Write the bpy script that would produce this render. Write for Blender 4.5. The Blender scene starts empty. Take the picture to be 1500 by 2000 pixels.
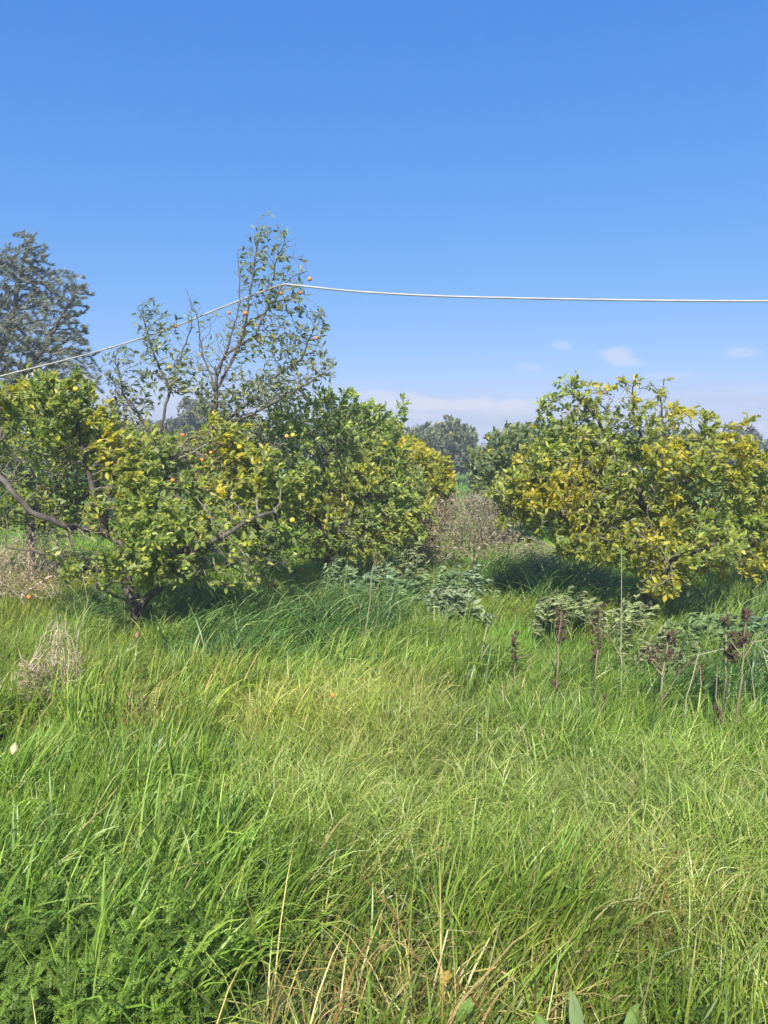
import bpy, math, random
import numpy as np
from mathutils import Vector, Matrix

# ------------------------------------------------------------------ camera, world, sun, exposure
scene = bpy.context.scene
C = scene.collection
R = math.radians
CAM_H = 1.75
FPX = 1500.0
PITCH = math.atan(112.0 / FPX)
cam_data = bpy.data.cameras.new('camera')
cam = bpy.data.objects.new('camera', cam_data)
C.objects.link(cam)
cam.location = (0, 0, CAM_H)
cam.rotation_euler = (math.pi / 2 - PITCH, 0, 0)
cam_data.sensor_fit = 'HORIZONTAL'
cam_data.sensor_width = 36.0
cam_data.lens = 36.0
cam_data.clip_start = 0.05
cam_data.clip_end = 3000
scene.camera = cam

SUN_EL, SUN_AZ = R(43), R(190)          # azimuth clockwise from +Y (the view direction); behind the camera, a little left/right
SUN_DIR = Vector((math.sin(SUN_AZ) * math.cos(SUN_EL), math.cos(SUN_AZ) * math.cos(SUN_EL), math.sin(SUN_EL)))
sun_d = bpy.data.lights.new('sun', 'SUN')
sun_d.energy = 5.0
sun_d.angle = R(0.5)
sun_d.color = (1.0, 0.95, 0.86)
sun = bpy.data.objects.new('sun', sun_d)
C.objects.link(sun)
sun.rotation_euler = SUN_DIR.to_track_quat('Z', 'Y').to_euler()

scene.view_settings.view_transform = 'Standard'
scene.view_settings.look = 'None'
scene.view_settings.gamma = 1
scene.view_settings.exposure = 0.70
scene.view_settings.use_curve_mapping = False
scene.cycles.max_bounces = 6
scene.cycles.diffuse_bounces = 3
scene.cycles.glossy_bounces = 2
scene.cycles.transmission_bounces = 3
scene.cycles.transparent_max_bounces = 4
scene.cycles.use_denoising = True
scene.cycles.denoising_input_passes = 'RGB_ALBEDO_NORMAL'
scene.cycles.denoising_prefilter = 'ACCURATE'
scene.cycles.use_adaptive_sampling = True
scene.cycles.adaptive_threshold = 0.02

world = bpy.data.worlds.new('World')
scene.world = world
world.use_nodes = True


def build_world():
    nt = world.node_tree
    nt.nodes.clear()
    N, L = nt.nodes, nt.links
    out = N.new('ShaderNodeOutputWorld')
    bg = N.new('ShaderNodeBackground')
    sky = N.new('ShaderNodeTexSky')
    sky.sky_type = 'NISHITA'
    sky.sun_disc = False
    sky.sun_elevation = SUN_EL
    sky.sun_rotation = SUN_AZ
    sky.altitude = 0
    sky.air_density = 1.0
    sky.dust_density = 0.6
    sky.ozone_density = 3.5
    bg.inputs['Strength'].default_value = 0.085
    # a phone's rendering of the blue: each channel keeps the sky's own gradient, softened
    sp = N.new('ShaderNodeSeparateColor')
    cb = N.new('ShaderNodeCombineColor')
    L.new(sky.outputs[0], sp.inputs[0])
    for i, (g, k) in enumerate(SKY_CURVE):
        pw = N.new('ShaderNodeMath')
        pw.operation = 'POWER'
        L.new(sp.outputs[i], pw.inputs[0])
        pw.inputs[1].default_value = g
        ml = N.new('ShaderNodeMath')
        ml.operation = 'MULTIPLY'
        L.new(pw.outputs[0], ml.inputs[0])
        ml.inputs[1].default_value = k
        L.new(ml.outputs[0], cb.inputs[i])
    tc = N.new('ShaderNodeTexCoord')
    sep = N.new('ShaderNodeSeparateXYZ')
    L.new(tc.outputs['Generated'], sep.inputs[0])

    def m(op, a, b=None, c=None, clamp=False):
        n = N.new('ShaderNodeMath')
        n.operation = op
        n.use_clamp = clamp
        for i, v in enumerate((a, b, c)):
            if v is None:
                continue
            if isinstance(v, (int, float)):
                n.inputs[i].default_value = v
            else:
                L.new(v, n.inputs[i])
        return n.outputs[0]

    def smooth(v, lo, hi, a=0.0, b=1.0):
        n = N.new('ShaderNodeMapRange')
        n.interpolation_type = 'SMOOTHSTEP'
        L.new(v, n.inputs['Value'])
        n.inputs['From Min'].default_value = lo
        n.inputs['From Max'].default_value = hi
        n.inputs['To Min'].default_value = a
        n.inputs['To Max'].default_value = b
        return n.outputs[0]

    az = m('ARCTAN2', sep.outputs[0], sep.outputs[1])
    el = m('ARCSINE', sep.outputs[2])
    comb = N.new('ShaderNodeCombineXYZ')
    L.new(az, comb.inputs[0])
    L.new(el, comb.inputs[1])

    def noise(sx, sy, scale, detail, off=0.0):
        mp = N.new('ShaderNodeMapping')
        mp.inputs['Scale'].default_value = (sx, sy, 1)
        mp.inputs['Location'].default_value = (off, off * 0.7, off)
        L.new(comb.outputs[0], mp.inputs[0])
        n = N.new('ShaderNodeTexNoise')
        n.inputs['Scale'].default_value = scale
        n.inputs['Detail'].default_value = detail
        n.inputs['Roughness'].default_value = 0.55
        L.new(mp.outputs[0], n.inputs['Vector'])
        return n.outputs['Fac']

    # low bank of thin cloud along the whole horizon
    n1 = noise(1.6, 9.0, 2.6, 6, 3.1)
    top = m('ADD', el, m('MULTIPLY', m('SUBTRACT', n1, 0.5), 0.12))
    band = smooth(top, 0.03, 0.10, 0.9, 0.0)
    n2 = noise(2.2, 14.0, 4.0, 5, 8.0)
    streak = m('MULTIPLY', smooth(n2, 0.45, 0.62, 0.0, 0.35), smooth(el, 0.055, 0.10, 1.0, 0.0))
    bank = N.new('ShaderNodeMix')
    bank.data_type = 'RGBA'
    L.new(band, bank.inputs[0])
    L.new(cb.outputs[0], bank.inputs[6])
    bank.inputs[7].default_value = BANK_COL
    mask = streak
    # small separate clouds
    n3 = noise(1.0, 1.6, 34.0, 4, 1.7)
    dn = m('MULTIPLY', m('SUBTRACT', n3, 0.5), 1.9)
    for (px, py, rx, ry, st) in ((1206, 692, 36, 15, .52), (1228, 707, 32, 8, .4), (1250, 712, 30, 6, .22), (1096, 675, 24, 9, .30), (1040, 718, 38, 10, .24),
                                 (1452, 688, 34, 11, .32), (1300, 735, 60, 8, .22), (330, 770, 90, 50, .30), (860, 790, 240, 15, .75), (740, 772, 90, 11, .55), (1010, 802, 110, 10, .5), (760, 812, 150, 8, .45), (1420, 835, 120, 12, .5)):
        d = px_dir(px, py)
        a0 = math.atan2(d.x, d.y)
        e0 = math.asin(d.z)
        da = m('DIVIDE', m('SUBTRACT', az, a0), rx / FPX)
        de = m('DIVIDE', m('SUBTRACT', el, e0), ry / FPX)
        dist = m('SQRT', m('ADD', m('MULTIPLY', da, da), m('MULTIPLY', de, de)))
        mask = m('MAXIMUM', mask, smooth(m('ADD', dist, dn), 0.35, 1.15, st, 0.0))
    mix = N.new('ShaderNodeMix')
    mix.data_type = 'RGBA'
    L.new(mask, mix.inputs[0])
    L.new(bank.outputs[2], mix.inputs[6])
    mix.inputs[7].default_value = CLOUD_COL
    L.new(mix.outputs[2], bg.inputs['Color'])
    L.new(bg.outputs[0], out.inputs['Surface'])


FWD = Vector((0, math.cos(PITCH), -math.sin(PITCH)))
UP = Vector((0, math.sin(PITCH), math.cos(PITCH)))


def px_dir(px, py):
    return (FWD + Vector((1, 0, 0)) * ((px - 750) / FPX) + UP * ((1000 - py) / FPX)).normalized()


SKY_CURVE = ((1.22, 0.50), (0.69, 1.31), (0.34, 3.75))
CLOUD_COL = (5.8, 5.9, 6.5, 1)
BANK_COL = (3.6, 4.3, 5.3, 1)
build_world()

# ------------------------------------------------------------------ helpers
rng = np.random.default_rng(7)
random.seed(5)


def P(px, py, Y):
    """the place in the scene that lies at distance Y along the view and shows at this spot of the photograph"""
    d = px_dir(px, py)
    return np.array(Vector((0, 0, CAM_H)) + d * (Y / d.y))


def G(px, py, z=0.3):
    d = px_dir(px, py)
    t = (z - CAM_H) / d.z
    return d.x * t, d.y * t


def gz(x, y):
    return (0.05 * np.sin(x * 0.9 + 1.3) * np.cos(y * 0.7 + 0.4) + 0.03 * np.sin(x * 2.1 + y * 1.3)
            + 0.02 * np.sin(y * 2.9 - x * 0.8))


def tag(o, label=None, cat=None, group=None, kind=None):
    if label: o['label'] = label
    if cat: o['category'] = cat
    if group: o['group'] = group
    if kind: o['kind'] = kind
    return o


def empty(name, loc):
    o = bpy.data.objects.new(name, None)
    C.objects.link(o)
    o.location = loc
    o.empty_display_size = 0.1
    return o


def mesh_from(name, V, F, mat, col=None, smooth=False):
    """V (n,3), F list of faces or (m,k) arrays, col (n,3) per point"""
    me = bpy.data.meshes.new(name)
    arrs = F if isinstance(F, list) and len(F) and isinstance(F[0], np.ndarray) and F[0].ndim == 2 else [np.array(F)]
    V = np.asarray(V, dtype=np.float32)
    me.vertices.add(len(V))
    me.vertices.foreach_set('co', V.ravel())
    nl = sum(a.size for a in arrs)
    nf = sum(len(a) for a in arrs)
    me.loops.add(nl)
    me.polygons.add(nf)
    me.loops.foreach_set('vertex_index', np.concatenate([a.ravel() for a in arrs]).astype(np.int32))
    tot = np.concatenate([np.full(len(a), a.shape[1]) for a in arrs])
    st = np.concatenate([[0], np.cumsum(tot)[:-1]])
    me.polygons.foreach_set('loop_start', st.astype(np.int32))
    if smooth:
        me.polygons.foreach_set('use_smooth', np.ones(nf, dtype=bool))
    me.update(calc_edges=True)
    if col is not None:
        a = me.color_attributes.new('Col', 'FLOAT_COLOR', 'POINT')
        c = np.ones((len(V), 4), dtype=np.float32)
        c[:, :3] = col
        a.data.foreach_set('color', c.ravel())
    if mat: me.materials.append(mat)
    return me


def obj(name, me, parent=None, loc=None):
    o = bpy.data.objects.new(name, me)
    C.objects.link(o)
    if parent is not None: o.parent = parent
    if loc is not None: o.location = loc
    return o


def norm(a):
    return a / np.maximum(np.linalg.norm(a, axis=-1, keepdims=True), 1e-9)


# ------------------------------------------------------------------ materials
def new_mat(name):
    m = bpy.data.materials.new(name)
    m.use_nodes = True
    m.node_tree.nodes.clear()
    return m, m.node_tree.nodes, m.node_tree.links


def leaf_mat(name, rough=0.42, trans=0.3, spec=0.5, inst=False, noise_scale=25.0, var=0.35):
    m, N, L = new_mat(name)
    out = N.new('ShaderNodeOutputMaterial')
    col = N.new('ShaderNodeAttribute')
    col.attribute_name = 'Col'
    base = col.outputs['Color']
    if inst:
        ti = N.new('ShaderNodeAttribute')
        ti.attribute_name = 'tint'
        ti.attribute_type = 'INSTANCER'
        mu = N.new('ShaderNodeMix')
        mu.data_type = 'RGBA'
        mu.blend_type = 'MULTIPLY'
        mu.inputs[0].default_value = 1
        L.new(base, mu.inputs[6])
        L.new(ti.outputs['Color'], mu.inputs[7])
        base = mu.outputs[2]
    geo = N.new('ShaderNodeTexCoord')
    no = N.new('ShaderNodeTexNoise')
    no.inputs['Scale'].default_value = noise_scale
    no.inputs['Detail'].default_value = 2
    L.new(geo.outputs['Object'], no.inputs['Vector'])
    mr = N.new('ShaderNodeMapRange')
    L.new(no.outputs['Fac'], mr.inputs['Value'])
    mr.inputs['From Min'].default_value = 0.3
    mr.inputs['From Max'].default_value = 0.7
    mr.inputs['To Min'].default_value = 1 - var
    mr.inputs['To Max'].default_value = 1 + var
    h = N.new('ShaderNodeHueSaturation')
    L.new(base, h.inputs['Color'])
    L.new(mr.outputs[0], h.inputs['Value'])
    p = N.new('ShaderNodeBsdfPrincipled')
    L.new(h.outputs[0], p.inputs['Base Color'])
    p.inputs['Roughness'].default_value = rough
    p.inputs['Specular IOR Level'].default_value = spec
    t = N.new('ShaderNodeBsdfTranslucent')
    br = N.new('ShaderNodeHueSaturation')
    L.new(h.outputs[0], br.inputs['Color'])
    br.inputs['Value'].default_value = 1.7
    br.inputs['Saturation'].default_value = 1.1
    L.new(br.outputs[0], t.inputs['Color'])
    mx = N.new('ShaderNodeMixShader')
    mx.inputs[0].default_value = trans
    L.new(p.outputs[0], mx.inputs[1])
    L.new(t.outputs[0], mx.inputs[2])
    L.new(mx.outputs[0], out.inputs['Surface'])
    return m


def bark_mat(name, c1, c2, scale=9.0, rough=0.85):
    m, N, L = new_mat(name)
    out = N.new('ShaderNodeOutputMaterial')
    p = N.new('ShaderNodeBsdfPrincipled')
    p.inputs['Roughness'].default_value = rough
    p.inputs['Specular IOR Level'].default_value = 0.25
    tc = N.new('ShaderNodeTexCoord')
    mp = N.new('ShaderNodeMapping')
    mp.inputs['Scale'].default_value = (1, 1, 0.35)
    L.new(tc.outputs['Object'], mp.inputs[0])
    n = N.new('ShaderNodeTexNoise')
    n.inputs['Scale'].default_value = scale
    n.inputs['Detail'].default_value = 8
    n.inputs['Roughness'].default_value = 0.7
    L.new(mp.outputs[0], n.inputs['Vector'])
    r = N.new('ShaderNodeValToRGB')
    r.color_ramp.elements[0].position = 0.35
    r.color_ramp.elements[0].color = (*c1, 1)
    r.color_ramp.elements[1].position = 0.65
    r.color_ramp.elements[1].color = (*c2, 1)
    L.new(n.outputs['Fac'], r.inputs[0])
    L.new(r.outputs[0], p.inputs['Base Color'])
    b = N.new('ShaderNodeBump')
    b.inputs['Strength'].default_value = 0.6
    b.inputs['Distance'].default_value = 0.01
    L.new(n.outputs['Fac'], b.inputs['Height'])
    L.new(b.outputs[0], p.inputs['Normal'])
    L.new(p.outputs[0], out.inputs['Surface'])
    return m


M_CITRUS = leaf_mat('citrus_leaf', 0.42, 0.46, 0.4)
M_OLIVE = leaf_mat('narrow_leaf', 0.5, 0.3, 0.4, var=0.2)
M_FAR = leaf_mat('far_leaf', 0.6, 0.2, 0.2, noise_scale=3.0, var=0.25)
M_GRASS = leaf_mat('grass_blade', 0.40, 0.30, 0.45, inst=True, noise_scale=14.0, var=0.22)
M_VETCH = leaf_mat('vetch_leaf', 0.5, 0.25, 0.35, inst=True, noise_scale=14.0, var=0.2)
M_BEAN = leaf_mat('bean_leaf', 0.6, 0.25, 0.25, noise_scale=10, var=0.2)
M_DRY = bark_mat('dry_stalk', (0.14, 0.105, 0.065), (0.36, 0.29, 0.18), 14)
M_PINKDRY = bark_mat('dry_twig', (0.29, 0.26, 0.17), (0.48, 0.43, 0.30), 12)
M_TAN = bark_mat('tan_twig', (0.42, 0.32, 0.21), (0.64, 0.52, 0.37), 12)
M_SEED = bark_mat('seed_head', (0.05, 0.034, 0.022), (0.21, 0.145, 0.085), 40)
M_BARK = bark_mat('citrus_bark', (0.045, 0.038, 0.028), (0.16, 0.14, 0.11), 9)
M_TWIG = bark_mat('citrus_twig', (0.12, 0.105, 0.07), (0.27, 0.24, 0.18), 12)
M_ORANGE = bark_mat('orange_peel', (0.50, 0.17, 0.03), (0.74, 0.30, 0.06), 18, 0.5)
M_LEMON = bark_mat('yellow_peel', (0.55, 0.38, 0.04), (0.78, 0.52, 0.06), 18, 0.5)


def cable_mat():
    m, N, L = new_mat('pale_cable')
    out = N.new('ShaderNodeOutputMaterial')
    p = N.new('ShaderNodeBsdfPrincipled')
    tc = N.new('ShaderNodeTexCoord')
    n = N.new('ShaderNodeTexNoise')
    n.inputs['Scale'].default_value = 6
    n.inputs['Detail'].default_value = 5
    L.new(tc.outputs['Object'], n.inputs['Vector'])
    r = N.new('ShaderNodeValToRGB')
    r.color_ramp.elements[0].position = 0.35
    r.color_ramp.elements[0].color = (0.34, 0.33, 0.28, 1)
    r.color_ramp.elements[1].color = (0.56, 0.55, 0.48, 1)
    L.new(n.outputs['Fac'], r.inputs[0])
    L.new(r.outputs[0], p.inputs['Base Color'])
    p.inputs['Roughness'].default_value = 0.5
    L.new(p.outputs[0], out.inputs['Surface'])
    return m


M_CABLE = cable_mat()


def ground_mat():
    m, N, L = new_mat('meadow_soil')
    out = N.new('ShaderNodeOutputMaterial')
    p = N.new('ShaderNodeBsdfPrincipled')
    p.inputs['Roughness'].default_value = 0.95
    p.inputs['Specular IOR Level'].default_value = 0.1
    tc = N.new('ShaderNodeTexCoord')
    n = N.new('ShaderNodeTexNoise')
    n.inputs['Scale'].default_value = 1.3
    n.inputs['Detail'].default_value = 10
    n.inputs['Roughness'].default_value = 0.75
    L.new(tc.outputs['Object'], n.inputs['Vector'])
    r = N.new('ShaderNodeValToRGB')
    e = r.color_ramp.elements
    e[0].position = 0.3
    e[0].color = (0.045, 0.06, 0.018, 1)
    e[1].position = 0.7
    e[1].color = (0.12, 0.15, 0.05, 1)
    k = e.new(0.5)
    k.color = (0.07, 0.105, 0.028, 1)
    L.new(n.outputs['Fac'], r.inputs[0])
    L.new(r.outputs[0], p.inputs['Base Color'])
    b = N.new('ShaderNodeBump')
    b.inputs['Strength'].default_value = 1
    b.inputs['Distance'].default_value = 0.05
    L.new(n.outputs['Fac'], b.inputs['Height'])
    L.new(b.outputs[0], p.inputs['Normal'])
    L.new(p.outputs[0], out.inputs['Surface'])
    return m


# ------------------------------------------------------------------ ground
def build_ground():
    xs = np.concatenate([np.linspace(-900, -60, 12), np.linspace(-50, -12, 20), np.linspace(-11, 11, 120), np.linspace(12, 50, 20), np.linspace(60, 900, 12)])
    ys = np.concatenate([np.linspace(-200, -6, 8), np.linspace(-4, 18, 120), np.linspace(19, 60, 30), np.linspace(70, 1500, 20)])
    X, Y = np.meshgrid(xs, ys)
    Z = gz(X, Y)
    V = np.stack([X, Y, Z], -1).reshape(-1, 3)
    nx, ny = len(xs), len(ys)
    i = np.arange(ny - 1)[:, None] * nx + np.arange(nx - 1)[None]
    F = np.stack([i, i + 1, i + nx + 1, i + nx], -1).reshape(-1, 4)
    o = obj('ground', mesh_from('ground', V, F, ground_mat(), smooth=True))
    tag(o, 'uneven meadow ground under the long green grass', kind='structure')


build_ground()


# ------------------------------------------------------------------ branching
def colonise(limbs, A, step, di, dk, trop=(0, 0, 0.15), jit=0.18, max_it=260, seed=1):
    """limbs: list of (m,3) polylines, the first from the base. Grows towards the points A. -> pos, parent"""
    r = np.random.default_rng(seed)
    pos, par = [], []
    for k, pl in enumerate(limbs):
        pl = np.asarray(pl, float)
        if k == 0:
            pos.append(pl[0]); par.append(-1)
            last = 0
        else:
            d = np.linalg.norm(np.array(pos) - pl[0], axis=1)
            last = int(np.argmin(d))
        for q in pl[1:]:
            a = np.array(pos[last])
            n = max(1, int(np.linalg.norm(q - a) / step))
            for j in range(1, n + 1):
                w = a + (q - a) * j / n
                if j < n: w = w + r.normal(0, 0.10 * step, 3)
                pos.append(w); par.append(last)
                last = len(pos) - 1
    pos = [np.array(p) for p in pos]
    n0 = len(pos)
    A = np.asarray(A)
    Pn = np.array(pos)
    dist = np.full(len(A), 1e9)
    near = np.zeros(len(A), int)
    for s in range(0, len(Pn), 200):
        D = np.linalg.norm(A[:, None] - Pn[None, s:s + 200], axis=2)
        j = D.argmin(1)
        dm = D[np.arange(len(A)), j]
        u = dm < dist
        dist[u] = dm[u]; near[u] = j[u] + s
    alive = dist > dk
    kids = np.zeros(60000, int)
    trop = np.array(trop)
    total = len(Pn)
    buf = np.zeros((60000, 3)); buf[:total] = Pn
    parr = np.full(60000, -1); parr[:total] = par
    for it in range(max_it):
        act = alive & (dist < di)
        if not act.any():
            if alive.any() and it < max_it - 5:
                # let the nearest unreached ones pull
                idx = np.where(alive)[0]
                act = np.zeros(len(A), bool)
                act[idx[np.argsort(dist[idx])[:6]]] = True
            else:
                break
        ids = near[act]
        d = norm(A[act] - buf[ids])
        un, inv = np.unique(ids, return_inverse=True)
        S = np.zeros((len(un), 3))
        np.add.at(S, inv, d)
        S = norm(norm(S) + trop + r.normal(0, jit, S.shape))
        new = buf[un] + S * step
        kids[un] += 1
        over = un[kids[un] > 3]
        if len(over):
            alive &= ~np.isin(near, over)
        k = len(new)
        if total + k >= 60000: break
        buf[total:total + k] = new
        parr[total:total + k] = un
        ia = np.where(alive)[0]
        if len(ia):
            D = np.linalg.norm(A[ia][:, None] - new[None], axis=2)
            j = D.argmin(1)
            dm = D[np.arange(len(ia)), j]
            u = dm < dist[ia]
            dist[ia[u]] = dm[u]
            near[ia[u]] = j[u] + total
            alive[ia] &= dist[ia] > dk
        total += k
    return buf[:total].copy(), parr[:total].copy()


def radii(pos, par, tip, root):
    n = len(pos)
    cnt = np.zeros(n)
    haskid = np.zeros(n, bool)
    haskid[par[par >= 0]] = True
    cnt[~haskid] = 1
    for i in range(n - 1, 0, -1):
        cnt[par[i]] += cnt[i]
    e = math.log(max(root / tip, 1.01)) / math.log(max(cnt[0], 2))
    return tip * cnt ** e, cnt


def chains(pos, par, rad):
    n = len(pos)
    kids = [[] for _ in range(n)]
    for i in range(1, n):
        kids[par[i]].append(i)
    out = []
    stack = [(0, -1)]
    while stack:
        s, p = stack.pop()
        ch = [p, s] if p >= 0 else [s]
        cur = s
        while kids[cur]:
            ks = sorted(kids[cur], key=lambda q: -rad[q])
            for q in ks[1:]:
                stack.append((q, cur))
            cur = ks[0]
            ch.append(cur)
        if len(ch) > 1: out.append(ch)
    return out


def tube(pts, rads, sides, cap=True, lump=0.0, seed=0):
    pts = np.asarray(pts, float)
    rads = np.asarray(rads, float)
    m = len(pts)
    t = np.gradient(pts, axis=0)
    t = norm(t)
    mean = norm(pts[-1] - pts[0])
    ref = np.array([0.0, 0, 1]) if abs(mean[2]) < 0.8 else np.array([1.0, 0.0, 0])
    u = norm(np.cross(t, ref))
    v = np.cross(t, u)
    a = np.arange(sides) / sides * 2 * math.pi
    ring = np.cos(a)[None, :, None] * u[:, None] + np.sin(a)[None, :, None] * v[:, None]
    rr = rads[:, None, None]
    if lump:
        rr = rr * (1 + np.random.default_rng(seed).normal(0, lump, (m, sides, 1)))
    V = (pts[:, None] + ring * rr).reshape(-1, 3)
    i = np.arange(m - 1)[:, None] * sides
    j = np.arange(sides)[None]
    jn = (j + 1) % sides
    F = np.stack([i + j, i + jn, i + sides + jn, i + sides + j], -1).reshape(-1, 4)
    return V, F


def join(parts):
    Vs, Fs, off = [], [], 0
    for V, F in parts:
        Vs.append(V); Fs.append(F + off); off += len(V)
    return np.concatenate(Vs), np.concatenate(Fs)


# ------------------------------------------------------------------ leaves
def leaf_template(kind):
    """unit leaf: length 1 along x, width along y (scaled apart), normal z -> V, tris/quads"""
    if kind == 'citrus':
        V = np.array([[0, 0, 0], [.3, .5, .06], [.3, 0, -.03], [.3, -.5, .06], [.68, .42, -.0], [.68, 0, -.07], [.68, -.42, .0], [1, 0, -.16]])
        T = np.array([[0, 2, 1], [0, 3, 2], [4, 5, 7], [5, 6, 7], [1, 2, 5], [1, 5, 4], [2, 3, 6], [2, 6, 5]])
    elif kind == 'narrow':
        V = np.array([[0, 0, 0], [.45, .5, .03], [.45, -.5, .03], [1, 0, -.1]])
        T = np.array([[0, 2, 1], [1, 2, 3]])
    else:
        V = np.array([[0, 0, 0], [.5, .5, .05], [.55, 0, -.06], [.5, -.5, .05], [1, 0, -.1]])
        T = np.array([[0, 2, 1], [0, 3, 2], [1, 2, 4], [2, 3, 4]])
    return V, T


def build_leaves(base, d, nrm, length, width, col, kind):
    V, T = leaf_template(kind)
    d = norm(d)
    s = norm(np.cross(nrm, d))
    n = np.cross(d, s)
    n_l = len(base)
    W = (base[:, None] + V[None, :, 0:1] * (d * length[:, None])[:, None] + V[None, :, 1:2] * (s * width[:, None])[:, None]
         + V[None, :, 2:3] * (n * (length * np.random.default_rng(n_l).uniform(-0.6, 3.2, n_l))[:, None])[:, None])
    F = (np.arange(n_l) * len(V))[:, None, None] + T[None]
    cc = np.repeat(col, len(V), axis=0)
    return W.reshape(-1, 3), F.reshape(-1, 3), cc


def lf_noise(p, f, seed=0):
    """smooth pseudo noise in 0..1"""
    r = np.random.default_rng(1000 + seed)
    v = np.zeros(len(p))
    for k in range(5):
        w = norm(r.normal(0, 1, 3)) * f * (0.7 + 0.5 * k)
        v += np.sin(p @ w + r.uniform(0, 6.28)) / (1 + 0.4 * k)
    return 0.5 + 0.5 * np.tanh(v * 0.8)


GREENS = np.array([[0.095, 0.135, 0.028], [0.125, 0.165, 0.030], [0.165, 0.195, 0.035], [0.23, 0.24, 0.045], [0.13, 0.16, 0.06]])
YELLOWS = np.array([[0.40, 0.37, 0.035], [0.54, 0.46, 0.045], [0.32, 0.34, 0.04], [0.66, 0.53, 0.07]])
LEAF_CACHE = {}


def leaf_colours(p, yellow, seed, greens, lift=0.0):
    r = np.random.default_rng(seed)
    n = len(p)
    g = greens[r.integers(0, len(greens), n)] * r.uniform(0.75, 1.35, (n, 1)) * (1 + lift)
    y = YELLOWS[r.integers(0, len(YELLOWS), n)] * r.uniform(0.75, 1.15, (n, 1))
    f = lf_noise(p, 4.2, seed) * 0.75 + 0.25 * lf_noise(p, 11.0, seed + 3)
    t = f + r.normal(0, 0.13, n)
    thr = 1 - yellow
    w = np.clip((t - thr) / 0.16, 0, 1)[:, None]
    hue = np.clip((t - thr + 0.35) / 0.5, 0, 1)[:, None] * min(yellow * 2, 1)
    g = g * (1 - hue * 0.7) + np.array([0.26, 0.265, 0.03]) * hue * 0.7
    return g * (1 - w) + y * w


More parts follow.
